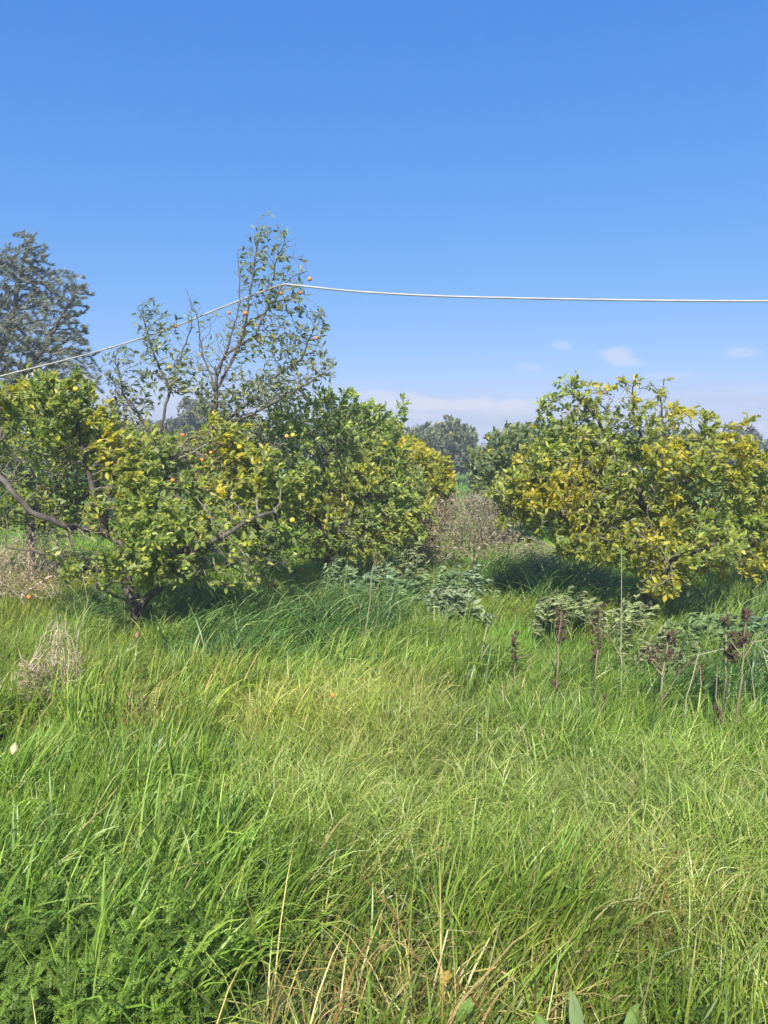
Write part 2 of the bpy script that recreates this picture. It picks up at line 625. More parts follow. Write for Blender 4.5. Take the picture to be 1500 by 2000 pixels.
def tree(name, label, cat, limbs, blobs, Y, n_att, step=0.085, root_r=0.07, tip=0.0022, leaves=3.0, lsize=(0.085, 0.038), yellow=0.15,
         seed=1, bare=0.12, group=None, kind='citrus', mat=None, greens=GREENS, wind=(0.45, 0.15, 0.05), singles=0, sides=6, branch_min=0.010,
         bark=None, trop=(0, 0, 0.12), thin=0.012, lift=0.0, jit=0.18, di=0.6, fruits=(), limb_objs=8, fruit_kind='orange', up=0.8, leafmask=None, shell=0.0):
    r = np.random.default_rng(seed)
    # points the twigs reach for
    ws = np.array([b[6] if len(b) > 6 else b[2] * b[3] for b in blobs], float)
    ws /= ws.sum()
    A = []
    for b, w in zip(blobs, ws):
        k = max(4, int(n_att * w))
        q = r.normal(0, 1, (k, 3))
        q = norm(q) * (r.uniform(shell, 1, (k, 1)) ** (1 / 3))
        c = P(b[0], b[1], Y + b[4])
        s = (Y + b[4]) / FPX
        q = q * np.array([b[2] * s, b[5], b[3] * s]) * (1 + 0.18 * r.normal(0, 1, (k, 1)) * (r.random((k, 1)) < 0.25))
        A.append(c + q)
    A = np.concatenate(A)
    A = A[A[:, 2] > 0.12]
    LP = []
    for k, l in enumerate(limbs):
        pl = []
        for j, p in enumerate(l):
            dy = p[2] if len(p) > 2 else 0
            if k == 0 and j == 0:
                q = P(p[0], p[1], Y + dy)
                q[2] = gz(q[0], q[1]) - 0.04
            else:
                q = P(p[0], p[1], Y + dy)
            pl.append(q)
        LP.append(np.array(pl))
    base = LP[0][0].copy()
    pos, par = colonise(LP, A, step, di, step * 1.05, trop=trop, jit=jit, seed=seed)
    rad, cnt = radii(pos, par, tip, root_r)
    pos = pos - base
    t = empty(name, base)
    tag(t, label, cat, group)
    bark = bark or M_BARK
    ch = chains(pos, par, rad)
    ch.sort(key=lambda c: -rad[c[1]] * len(c) ** 0.3)
    tw = []
    for k, c in enumerate(ch):
        rr = rad[c].copy()
        if k > 0: rr[0] = min(rr[0], rr[1] * 1.15)
        rr[-1] *= 0.5
        if k == 0:
            rr[0] *= 1.5
            if len(rr) > 2: rr[1] *= 1.2
            V, F = tube(pos[c], rr, 9, lump=0.05, seed=seed)
            obj('trunk', mesh_from('trunk', V, F, bark, smooth=True), t)
        elif k <= limb_objs and rad[c[1]] > branch_min:
            V, F = tube(pos[c], rr, 7, lump=0.04, seed=seed + k)
            obj('branch', mesh_from('branch', V, F, bark, smooth=True), t)
        else:
            tw.append(tube(pos[c], rr, 5 if rr[0] > 0.006 else 3))
    if tw:
        V, F = join(tw)
        o = obj('twigs', mesh_from('twigs', V, F, M_TWIG if bark is M_BARK else bark), t)
        o['kind'] = 'stuff'
    # leaves on thin wood
    ok = np.where((rad < thin) & (par >= 0) & (pos[:, 2] > 0.1))[0]
    lm = lf_noise(pos[ok] + base, 3.3, seed + 9)
    lam = leaves * np.where(lm < bare, 0.12, 1.0) * np.where(cnt[ok] <= 2, 1.5, 0.8)
    if leafmask is not None:
        lam = lam * leafmask(pos[ok] + base)
    k = r.poisson(lam)
    idx = np.repeat(ok, k)
    n = len(idx)
    if n:
        a = pos[par[idx]]
        b = pos[idx]
        f = r.random((n, 1))
        q = a + (b - a) * f
        seg = norm(b - a)
        rd = norm(r.normal(0, 1, (n, 3)))
        wd = np.array(wind)
        d = norm(rd * 0.75 + seg * 0.7 + wd + np.array([0, 0, 0.05]))
        nr = norm(np.array(SUN_DIR) * 0.75 + np.array([0, 0, 0.45 * up]) + r.normal(0, 0.72, (n, 3)))
        nr = np.where((r.random((n, 1)) < 0.08), -nr, nr)
        q = q + d * 0.012
        sc = r.uniform(0.62, 1.2, n)
        ln = lsize[0] * sc
        wdt = lsize[1] * sc * r.uniform(0.85, 1.15, n)
        col = leaf_colours(q + base, yellow, seed, greens, lift)
        if kind == 'citrus': wdt = wdt * 0.5 * 2
        single = np.zeros(n, bool)
        if singles:
            wq = q + base
            px = (wq[:, 0] / wq[:, 1]) * FPX + 750
            inside = (px > 5) & (px < 1495)
            score = np.linalg.norm(wq - np.array([0, 0, CAM_H]), axis=1) - sc * 0.9 + (~inside) * 100
            pick = np.argsort(score)[:singles]
            single[pick] = True
            bins = 10
            key = (seed, kind)
            order = np.argsort(col[pick] @ np.array([.4, .5, .1]))
            for bi, grp in enumerate(np.array_split(pick[order], bins)):
                cc = col[grp].mean(0)
                Vt, Tt = leaf_template(kind)
                me = None
                for s_i in range(2):
                    Vv = Vt * np.array([1, 1, 1])
                    Vv[:, 1] *= lsize[1] / lsize[0]
                    Vv = Vv + (r.normal(0, 0.012, Vv.shape) if s_i else 0)
                    mm = mesh_from('leaf', Vv, Tt, mat or M_CITRUS, np.repeat(cc[None] * (0.9 + 0.2 * s_i), len(Vv), 0))
                    for g_ in grp[s_i::2]:
                        dd = Vector(d[g_]).normalized()
                        ss = Vector(nr[g_]).cross(dd).normalized()
                        nn = dd.cross(ss)
                        M = Matrix((dd, ss, nn)).transposed().to_4x4()
                        o = bpy.data.objects.new('leaf', mm)
                        C.objects.link(o)
                        o.parent = t
                        o.matrix_local = Matrix.Translation(Vector(q[g_])) @ M @ Matrix.Scale(float(ln[g_]), 4)
        rest = ~single
        V, F, cc = build_leaves(q[rest], d[rest], nr[rest], ln[rest], wdt[rest], col[rest], kind)
        o = obj('foliage', mesh_from('foliage', V, F, mat or M_CITRUS, cc), t)
        o['kind'] = 'stuff'
    # fruit: hung at their places in the crown
    for fr in fruits:
        w = P(fr[0], fr[1], Y + fr[2]) - base
        j = int(np.argmin(np.linalg.norm((pos - w) * np.array([1, 0.35, 1]), axis=1)))
        c = fruit(fr[3] if len(fr) > 3 else fruit_kind)
        c.parent = t
        c.scale = (r.uniform(0.6, 0.85),) * 3
        view = norm(np.array(pos[j]) + base - np.array([0, 0, CAM_H]))
        yy = pos[j][1] + base[1] - 0.05
        ww = P(fr[0], fr[1], yy) - base
        c.location = ww
        c.rotation_euler = (r.uniform(-.4, .4), r.uniform(-.4, .4), r.uniform(0, 6))
        # short stalk from the twig to the fruit
        top = ww + np.array([0, 0, 0.03])
        mid = (pos[j] + top) / 2 + np.array([0, 0, 0.02])
        V, F = tube(np.array([pos[j], mid, top]), [0.0022, 0.002, 0.002], 4)
        obj('fruit_stalk', mesh_from('fruit_stalk', V, F, M_TWIG), t)
    return t


FRUIT = {}


def fruit(kind):
    if kind not in FRUIT:
        nu, nv = 14, 10
        V = [[0, 0, 0.026]]
        rr = 0.03
        for j in range(1, nv):
            ph = math.pi * j / nv
            for i in range(nu):
                th = 2 * math.pi * i / nu
                k = 1 + 0.02 * math.sin(3 * th + ph * 5)
                V.append([rr * k * math.sin(ph) * math.cos(th), rr * k * math.sin(ph) * math.sin(th), rr * 0.94 * math.cos(ph)])
        V.append([0, 0, -rr * 0.92])
        T, Q = [], []
        for i in range(nu):
            T.append([0, 1 + i, 1 + (i + 1) % nu])
            b = 1 + (nv - 2) * nu
            T.append([len(V) - 1, b + (i + 1) % nu, b + i])
        for j in range(nv - 2):
            for i in range(nu):
                a = 1 + j * nu
                Q.append([a + i, a + nu + i, a + nu + (i + 1) % nu, a + (i + 1) % nu])
        FRUIT[kind] = mesh_from(kind, V, [np.array(T), np.array(Q)], M_ORANGE if kind == 'orange' else M_LEMON, smooth=True)
    return obj('orange', FRUIT[kind])


# ------------------------------------------------------------------ the orchard
def img(p):
    q = p - np.array([0, 0, CAM_H])
    f = q @ np.array(FWD)
    return 750 + FPX * q[:, 0] / f, 1000 - FPX * (q @ np.array(UP)) / f


def build_trees():
    def a_mask(p):      # the thin, open side of the front left tree
        px, py = img(p)
        m = np.ones(len(p))
        m[(px < 230) & (py > 890) & (py < 1080)] = 0.22
        m[(px < 100) & (py > 1000)] = 0.1
        m[(px > 180) & (px < 420) & (py < 900)] = 0.45
        return m * np.where(lf_noise(p, 7.5, 5) < 0.42, 0.1, 1.25)

    def f_mask(p):      # open shoots on top, ragged skirt below
        px, py = img(p)
        m = np.ones(len(p))
        m[(py < 868) & (px < 1310)] = 0.6
        m[(py < 838) & (px < 1310)] = 0.42
        m[(py < 850) & (px > 1310)] = 0.5
        m[py > 1020] = 0.55
        m[(py > 1040) & (px > 1220) & (px < 1370)] = 1.6
        return m * np.where(lf_noise(p, 7.5, 6) < 0.42, 0.1, 1.25)

    def gaps(p):
        return np.where(lf_noise(p, 6.5, 7) < 0.38, 0.12, 1.2)

    # the low spreading tree at the front left
    tree('orange_tree', 'low spreading citrus tree with lichened forked trunk, its drooping boughs touching the grass', 'tree',
         limbs=[[(272, 1235), (268, 1190), (245, 1130), (238, 1060), (210, 1035)],
                [(240, 1060), (205, 1040, 0), (182, 960, -.1), (165, 900, 0), (150, 820, 0)],
                [(205, 1036), (130, 1028, -.3), (60, 1000, -.4), (20, 955, -.4), (-30, 900, -.3)],
                [(268, 1190), (310, 1150, -.1), (330, 1085, -.3), (410, 1060, -.4), (500, 1010, -.4), (535, 1000, -.3)],
                [(268, 1190), (225, 1165, -.2), (190, 1148, -.4)],
                [(245, 1130), (140, 1105, -.2), (60, 1075, -.3), (10, 1068, -.3)],
                [(238, 1060), (300, 980, .1), (330, 900, .3)],
                [(205, 1036), (215, 950, .3), (245, 880, .5)]],
         blobs=[(300, 1060, 170, 75, -.2, .75), (440, 1050, 130, 75, -.1, .65), (330, 970, 140, 70, .1, .8), (470, 950, 110, 90, .5, .6),
                (90, 830, 110, 95, .1, .8), (20, 880, 90, 100, .2, .7), (200, 860, 95, 75, .4, .6), (30, 970, 60, 40, 0, .4),
                (200, 1095, 80, 55, -.3, .5), (400, 870, 90, 50, .5, .5), (110, 770, 60, 45, .2, .4), (500, 1110, 60, 40, -.1, .35), (330, 1120, 70, 30, -.4, .3),
                (90, 920, 100, 40, .4, .5), (250, 900, 90, 60, .2, .5), (150, 1010, 50, 30, -.2, .3), (320, 870, 60, 40, .3, .4), (60, 745, 20, 25, .1, .15), (160, 740, 25, 30, .2, .15),
                (540, 1080, 50, 60, .2, .4), (240, 1125, 110, 30, -.3, .4), (450, 1120, 100, 35, -.2, .5), (160, 1070, 60, 30, -.3, .3)],
         Y=7.0, n_att=7000, step=0.075, root_r=0.062, leaves=8.6, lsize=(0.067, 0.031), yellow=0.24, seed=11, tip=0.003, singles=300, bare=0.2, lift=0.8, leafmask=a_mask,
         fruits=[(337, 938, -.3), (412, 884, 0), (395, 898, 0), (357, 850, .1), (560, 852, .4, 'yellow_fruit'), (572, 850, .4, 'yellow_fruit'),
                 (468, 873, .2, 'yellow_fruit'), (571, 1016, 0, 'yellow_fruit'), (553, 1034, 0), (148, 760, 0, 'yellow_fruit')])
    # the tall one behind it with bare upright shoots
    def thin_top(p):
        return np.where(p[:, 2] > 2.55, 0.55, 0.9)
    tree('orange_tree', 'tall straggly orange tree whose half bare upright shoots carry the pale cable', 'tree',
         limbs=[[(385, 1150), (384, 1040), (385, 960), (397, 867), (420, 820), (422, 722), (445, 690)],
                [(422, 760), (467, 680, .1), (482, 620, 0), (493, 550, 0), (497, 517, 0), (508, 450, 0), (500, 432, 0)],
                [(450, 700), (500, 655, .1), (527, 587, .1), (537, 517, .1), (556, 470, .1), (560, 440, .1)],
                [(482, 640), (530, 600, -.1), (552, 556, -.2), (572, 540, -.2), (600, 530, -.1)],
                [(405, 850), (470, 800, .2), (540, 735, .3), (590, 700, .2), (615, 640, .2), (630, 625, .2)],
                [(410, 850), (510, 800, -.2), (590, 755, -.2), (650, 715, -.2)],
                [(385, 1000), (295, 930, .1), (322, 800, .1), (345, 717, .1), (375, 640, .1), (372, 590, .1)],
                [(335, 760), (300, 690, 0), (285, 640, 0), (270, 600, 0)],
                [(300, 850), (240, 770, .2), (225, 700, .1)],
                [(422, 760), (395, 690, .1), (385, 620, .1), (362, 560, .1)],
                [(420, 740), (450, 660, -.2), (470, 590, -.2), (465, 490, -.2)]],
         blobs=[(520, 480, 45, 40, 0, .18), (575, 520, 22, 50, 0, .15), (490, 540, 35, 60, 0, .2), (540, 590, 60, 50, 0, .25), (480, 650, 70, 60, 0, .3),
                (560, 680, 70, 50, 0, .3), (420, 700, 50, 60, 0, .3), (620, 640, 20, 40, .1, .12), (610, 720, 45, 35, 0, .2), (300, 640, 40, 55, 0, .2),
                (380, 620, 25, 45, .1, .15), (310, 720, 45, 50, .1, .25), (235, 720, 40, 45, .1, .2), (360, 730, 50, 50, .1, .25), (520, 760, 90, 40, 0, .4),
                (440, 790, 70, 40, 0, .3), (250, 790, 50, 40, .2, .25), (470, 880, 100, 50, .2, .5)],
         Y=8.2, n_att=8500, root_r=0.036, step=0.052, tip=0.0020, leaves=1.15, lsize=(0.068, 0.027), yellow=0.14, seed=23, singles=300, bare=0.32, trop=(0.05, 0, 0.55),
         thin=0.009, wind=(0.5, 0.1, -.05), lift=0.15, leafmask=thin_top, limb_objs=12, branch_min=0.006,
         greens=GREENS * np.array([1.1, 1.05, 2.2]) * 1.05,
         fruits=[(480, 612, -.1), (447, 611, 0), (605, 545, 0), (586, 572, 0), (549, 573, 0), (618, 660, 0), (343, 638, 0), (580, 758, 0, 'yellow_fruit')])
    # dense green round tree beside it
    tree('orange_tree', 'dense dark green citrus tree standing between the straggly one and the yellowed one', 'tree',
         limbs=[[(640, 1170), (645, 1080), (650, 1000)], [(648, 1060), (580, 960, -.2)], [(648, 1050), (720, 960, -.1)], [(650, 1000), (640, 900, .2)]],
         blobs=[(640, 900, 110, 110, 0, 1.0), (560, 960, 110, 110, -.2, .9), (710, 900, 80, 100, .1, .8), (620, 830, 90, 55, 0, .7), (690, 830, 60, 45, .2, .5),
                (650, 1010, 120, 60, -.2, .8), (545, 860, 60, 60, 0, .6), (765, 830, 24, 40, .1, .25), (630, 775, 22, 30, 0, .25), (540, 1020, 60, 40, 0, .5),
                (720, 800, 20, 22, 0, .2), (500, 860, 60, 50, 0, .5), (780, 960, 60, 90, .2, .6), (590, 790, 26, 36, 0, .3), (680, 780, 22, 30, 0, .2), (745, 810, 20, 30, 0, .2),
                (785, 805, 14, 32, 0, .12), (600, 1055, 70, 40, -.2, .5), (720, 1050, 90, 50, -.1, .6), (480, 940, 70, 80, -.3, .5), (790, 1020, 60, 60, 0, .5), (450, 850, 60, 40, -.2, .4), (520, 1060, 60, 50, -.3, .4), (560, 800, 50, 40, 0, .4)],
         Y=9.2, n_att=9500, step=0.08, root_r=0.06, leaves=8.0, lsize=(0.064, 0.027), yellow=0.24, seed=31, singles=220, bare=0.06, lift=0.9, leafmask=gaps, branch_min=0.02,
         greens=GREENS * np.array([.98, 1.0, 1.2]))
    # yellowed tree behind it
    tree('citrus_tree', 'small citrus tree with bright yellow leaves at the edge of the left row', 'tree',
         limbs=[[(800, 1130), (800, 1050), (805, 980)], [(800, 1030), (850, 960, -.1)]],
         blobs=[(800, 1050, 60, 40, -.3, .4), (860, 985, 30, 40, -.2, .4), (800, 910, 60, 55, 0, .7), (830, 960, 55, 50, -.2, .6), (780, 1000, 60, 60, 0, .6), (868, 935, 28, 14, -.1, .25), (840, 1010, 40, 40, 0, .5), (862, 940, 30, 30, -.4, .4), (850, 905, 24, 24, -.2, .3), (775, 880, 30, 25, 0, .3)],
         Y=11.0, n_att=3400, root_r=0.06, leaves=6.5, lsize=(0.095, 0.043), yellow=0.75, seed=41, singles=80, bare=0.05, lift=0.6, branch_min=0.02)
    # the big yellow-green tree on the right
    tree('citrus_tree', 'wide citrus tree with green and golden leaves and a brown trunk beside the dead stalks', 'tree',
         limbs=[[(1265, 1215), (1268, 1150), (1255, 1080), (1258, 1010), (1250, 960)],
                [(1258, 1010), (1290, 900, .1), (1300, 850, 0), (1290, 780, 0)],
                [(1255, 1080), (1170, 1050, -.2), (1100, 1000, -.2), (1030, 960, 0)],
                [(1262, 1110), (1330, 1090, -.3), (1400, 1060, -.3), (1470, 1000, -.2)],
                [(1250, 960), (1190, 880, .1), (1170, 820, .1), (1120, 770, 0)],
                [(1258, 1010), (1350, 930, .2), (1370, 850, .1)],
                [(1290, 900), (1240, 830, .1), (1235, 770, 0)],
                [(1268, 1150), (1300, 1130, -.5), (1310, 1110, -.8)]],
         blobs=[(1120, 1080, 30, 40, -.1, .25), (1430, 1110, 60, 30, -.2, .4), (1340, 1130, 40, 24, -.3, .3), (1280, 1130, 50, 40, -.7, .3), (1240, 1050, 60, 40, -.7, .3), (1400, 1060, 60, 40, -.7, .3), (990, 960, 45, 30, 0, .4), (1010, 1020, 40, 40, .1, .3), (1060, 860, 30, 40, .1, .3), (1230, 920, 170, 90, 0, .9), (1110, 930, 120, 80, 0, .8), (1380, 920, 100, 90, 0, .8), (1040, 970, 70, 60, .1, .5), (1210, 1000, 180, 60, -.1, .7),
                (1400, 1020, 90, 70, -.1, .6), (1110, 1050, 35, 55, -.2, .3), (1290, 1100, 60, 50, -.5, .35), (1190, 850, 120, 45, .1, .6),
                (1085, 810, 40, 50, 0, .3), (1160, 795, 60, 45, 0, .35), (1235, 785, 50, 50, 0, .35), (1280, 800, 40, 60, 0, .3), (1345, 830, 50, 45, 0, .4),
                (1450, 1070, 60, 50, -.2, .4), (1108, 752, 26, 26, 0, .14, 1100), (1060, 800, 22, 30, 0, .15, 900), (1225, 748, 22, 18, 0, .14, 700), (1285, 755, 20, 26, 0, .14, 700), (1150, 770, 20, 30, 0, .14, 700), (1395, 830, 14, 26, 0, .12, 500), (1460, 930, 50, 50, 0, .4),
                (1330, 1010, 150, 60, 0, .6), (1100, 1000, 90, 60, .1, .5), (1190, 1080, 60, 30, -.3, .3), (1370, 1090, 70, 30, -.3, .3), (1000, 990, 40, 40, .1, .3)],
         Y=7.6, n_att=8600, step=0.072, root_r=0.06, leaves=8.6, lsize=(0.067, 0.029), yellow=0.57, seed=53, tip=0.003, singles=300, bare=0.08, lift=0.9, leafmask=f_mask)
    # its neighbour past the right edge
    tree('citrus_tree', 'yellow leaved citrus tree cut by the right edge of the view', 'tree',
         limbs=[[(1560, 1170), (1560, 1080), (1555, 1000)], [(1560, 1080), (1500, 980, 0)]],
         blobs=[(1530, 960, 90, 60, 0, .8), (1500, 1030, 80, 70, 0, .7), (1600, 970, 90, 90, .2, .8), (1560, 1070, 90, 40, 0, .6), (1485, 925, 40, 28, 0, .3)],
         Y=8.8, n_att=2600, root_r=0.07, leaves=6, lsize=(0.10, 0.043), yellow=0.58, seed=59, singles=60, bare=0.05, lift=0.2, branch_min=0.02)
    # dark ones behind the right tree
    tree('orange_tree', 'dark green citrus tree left of and behind the golden one', 'tree',
         limbs=[[(985, 1090), (985, 1010), (990, 960)]],
         blobs=[(935, 985, 28, 36, -.5, .6), (930, 920, 22, 40, -.3, .5), (1000, 870, 50, 40, 0, .8), (990, 900, 60, 60, 0, 1.0), (950, 960, 40, 55, -.4, .7), (1030, 870, 60, 40, .3, .8), (1010, 960, 70, 50, 0, .9), (1080, 890, 60, 50, .3, .8)],
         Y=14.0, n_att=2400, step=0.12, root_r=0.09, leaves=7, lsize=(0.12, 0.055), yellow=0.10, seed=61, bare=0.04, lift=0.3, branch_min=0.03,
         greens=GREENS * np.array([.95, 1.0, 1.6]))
    tree('orange_tree', 'grey green citrus tree farther back along the right row', 'tree',
         limbs=[[(1075, 1040), (1075, 980), (1080, 930)]],
         blobs=[(1050, 860, 55, 32, 0, 1.2), (1090, 900, 70, 50, 0, 1.3), (1150, 880, 70, 50, .5, 1.3)],
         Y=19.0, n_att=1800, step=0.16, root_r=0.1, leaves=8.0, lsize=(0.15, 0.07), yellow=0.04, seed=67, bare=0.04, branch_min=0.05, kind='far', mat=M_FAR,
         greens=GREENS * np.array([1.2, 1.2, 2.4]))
    tree('orange_tree', 'olive toned citrus tree behind the dense one in the left row', 'tree',
         limbs=[[(745, 1060), (745, 1000), (748, 950)]],
         blobs=[(740, 880, 60, 60, 0, 1.2), (700, 860, 60, 50, 0, 1.2), (790, 900, 40, 45, 0, .9), (740, 960, 80, 50, 0, 1.2)],
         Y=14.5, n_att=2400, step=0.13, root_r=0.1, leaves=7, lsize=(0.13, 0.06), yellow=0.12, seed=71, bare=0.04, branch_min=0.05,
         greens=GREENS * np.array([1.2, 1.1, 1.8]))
    # thicket of an old tree seen through the front left one
    tree('orange_tree', 'brownish half dead citrus tree seen through the boughs at far left', 'tree',
         limbs=[[(60, 1130), (60, 1030), (80, 950)], [(60, 1000), (150, 900, 0)], [(70, 960), (0, 860, 0)], [(60, 1030), (240, 930, 0), (260, 870, 0)]],
         blobs=[(60, 850, 130, 80, 0, .9), (180, 880, 110, 70, 0, .8), (300, 880, 110, 40, 0, .7), (380, 930, 110, 50, 0, .7), (-60, 880, 110, 90, 0, .9), (20, 780, 80, 40, 0, .6), (200, 950, 120, 30, .3, .6), (30, 980, 130, 50, 0, .7), (-60, 1000, 100, 60, 0, .7), (130, 1020, 90, 35, .2, .5), (300, 940, 120, 60, .2, .6)],
         Y=9.8, n_att=6500, root_r=0.05, leaves=3.6, lsize=(0.08, 0.036), yellow=0.2, seed=73, bare=0.3, branch_min=0.02, lift=0.4)
    # big feathery tree top left
    silver = np.array([[0.15, 0.165, 0.10], [0.19, 0.205, 0.13], [0.11, 0.12, 0.075], [0.30, 0.31, 0.23], [0.13, 0.145, 0.095]])
    tree('olive_tree', 'tall grey leaved olive tree blown by the wind at the top left', 'tree',
         limbs=[[(-60, 1040), (-55, 930), (-40, 820), (-20, 740)], [(-40, 820), (60, 720, 0), (120, 620, -.2), (150, 560, -.2)],
                [(-20, 740), (20, 640, .2), (40, 540, .2), (55, 470, .2)], [(-20, 740), (-90, 640, 0), (-100, 540, 0)]],
         blobs=[(55, 520, 32, 62, .2, .8), (30, 560, 60, 60, .2, 1.0), (130, 570, 40, 40, -.1, .7), (95, 640, 65, 60, 0, 1.1), (20, 680, 90, 70, 0, 1.4), (120, 690, 45, 50, 0, .8),
                (150, 740, 35, 45, 0, .7), (-80, 620, 90, 120, 0, 1.5), (40, 770, 110, 60, 0, 1.3), (155, 560, 20, 20, -.1, .3), (-10, 510, 30, 30, 0, .5)],
         Y=16.0, n_att=9000, step=0.13, root_r=0.15, tip=0.0025, leaves=19.0, lsize=(0.11, 0.014), yellow=0.0, seed=83, bare=0.22, kind='narrow', mat=M_OLIVE,
         greens=silver, wind=(1.7, 0.2, 0.9), thin=0.02, branch_min=0.03, di=1.2, trop=(0.25, 0, 0.2), up=0.3)


build_trees()


# ------------------------------------------------------------------ far trees closing the view
def far_trees():
    grey = np.array([[0.12, 0.14, 0.085], [0.16, 0.18, 0.11], [0.09, 0.11, 0.07], [0.20, 0.21, 0.14]])
    pale = np.array([[0.20, 0.19, 0.15], [0.26, 0.24, 0.19], [0.15, 0.15, 0.11]])
    olive = np.array([[0.13, 0.16, 0.07], [0.17, 0.20, 0.09], [0.10, 0.12, 0.06]])
    spec = [
        ('far_tree', 'distant grey green tree with a pointed top between the two rows', (880, 945), [(882, 850, 22, 34), (905, 865, 24, 34), (870, 890, 44, 44), (910, 900, 24, 34)], 40, olive, 1400),
        ('far_tree', 'distant broad olive green tree left of the pointed one', (830, 945), [(830, 870, 54, 34), (800, 880, 36, 34), (845, 910, 50, 34), (850, 845, 24, 14)], 42, olive, 1500),
        ('bare_tree', 'distant pale leafless bush in the gap between the rows', (930, 945), [(930, 890, 26, 34), (955, 895, 20, 30), (915, 910, 20, 25)], 44, pale, 500),
        ('far_tree', 'distant bluish tree behind the right row, its tips above the golden leaves', (1440, 950), [(1438, 865, 30, 32), (1485, 885, 30, 24), (1400, 900, 40, 26), (1460, 905, 60, 30)], 38, grey, 1000),
        ('far_tree', 'distant bush seen beyond the right edge of the orchard', (1570, 950), [(1560, 890, 50, 30), (1620, 880, 60, 40)], 42, grey, 500),
        ('far_tree', 'distant dark tree seen between the straggly shoots', (395, 950), [(385, 812, 34, 28), (410, 850, 50, 50), (350, 850, 40, 30)], 40, grey, 900),
        ('far_tree', 'distant low grey bush left of the straggly shoots', (300, 950), [(300, 850, 60, 24), (240, 865, 50, 24), (320, 890, 80, 30)], 44, grey, 700),
        ('far_tree', 'distant tree hidden behind the dense left citrus', (650, 950), [(650, 870, 70, 45), (560, 880, 60, 40), (730, 880, 60, 35)], 48, olive, 700),
        ('far_tree', 'distant tree hidden behind the golden citrus', (1200, 950), [(1200, 880, 90, 40), (1300, 880, 70, 40), (1080, 880, 70, 36)], 46, olive, 800),
        ('far_tree', 'distant tree behind the brownish one at far left', (60, 950), [(60, 870, 90, 50), (160, 880, 60, 36), (-60, 870, 80, 50)], 46, grey, 700),
    ]
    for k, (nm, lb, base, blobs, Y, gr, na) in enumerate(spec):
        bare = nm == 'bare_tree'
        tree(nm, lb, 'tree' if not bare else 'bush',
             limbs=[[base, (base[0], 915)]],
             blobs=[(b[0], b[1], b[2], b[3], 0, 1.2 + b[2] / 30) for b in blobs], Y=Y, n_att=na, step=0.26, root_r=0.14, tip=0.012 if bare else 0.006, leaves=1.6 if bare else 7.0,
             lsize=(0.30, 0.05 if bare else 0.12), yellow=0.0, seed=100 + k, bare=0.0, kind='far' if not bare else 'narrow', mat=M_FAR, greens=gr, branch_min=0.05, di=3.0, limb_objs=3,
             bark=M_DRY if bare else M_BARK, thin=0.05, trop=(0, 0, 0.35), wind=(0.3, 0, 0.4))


far_trees()


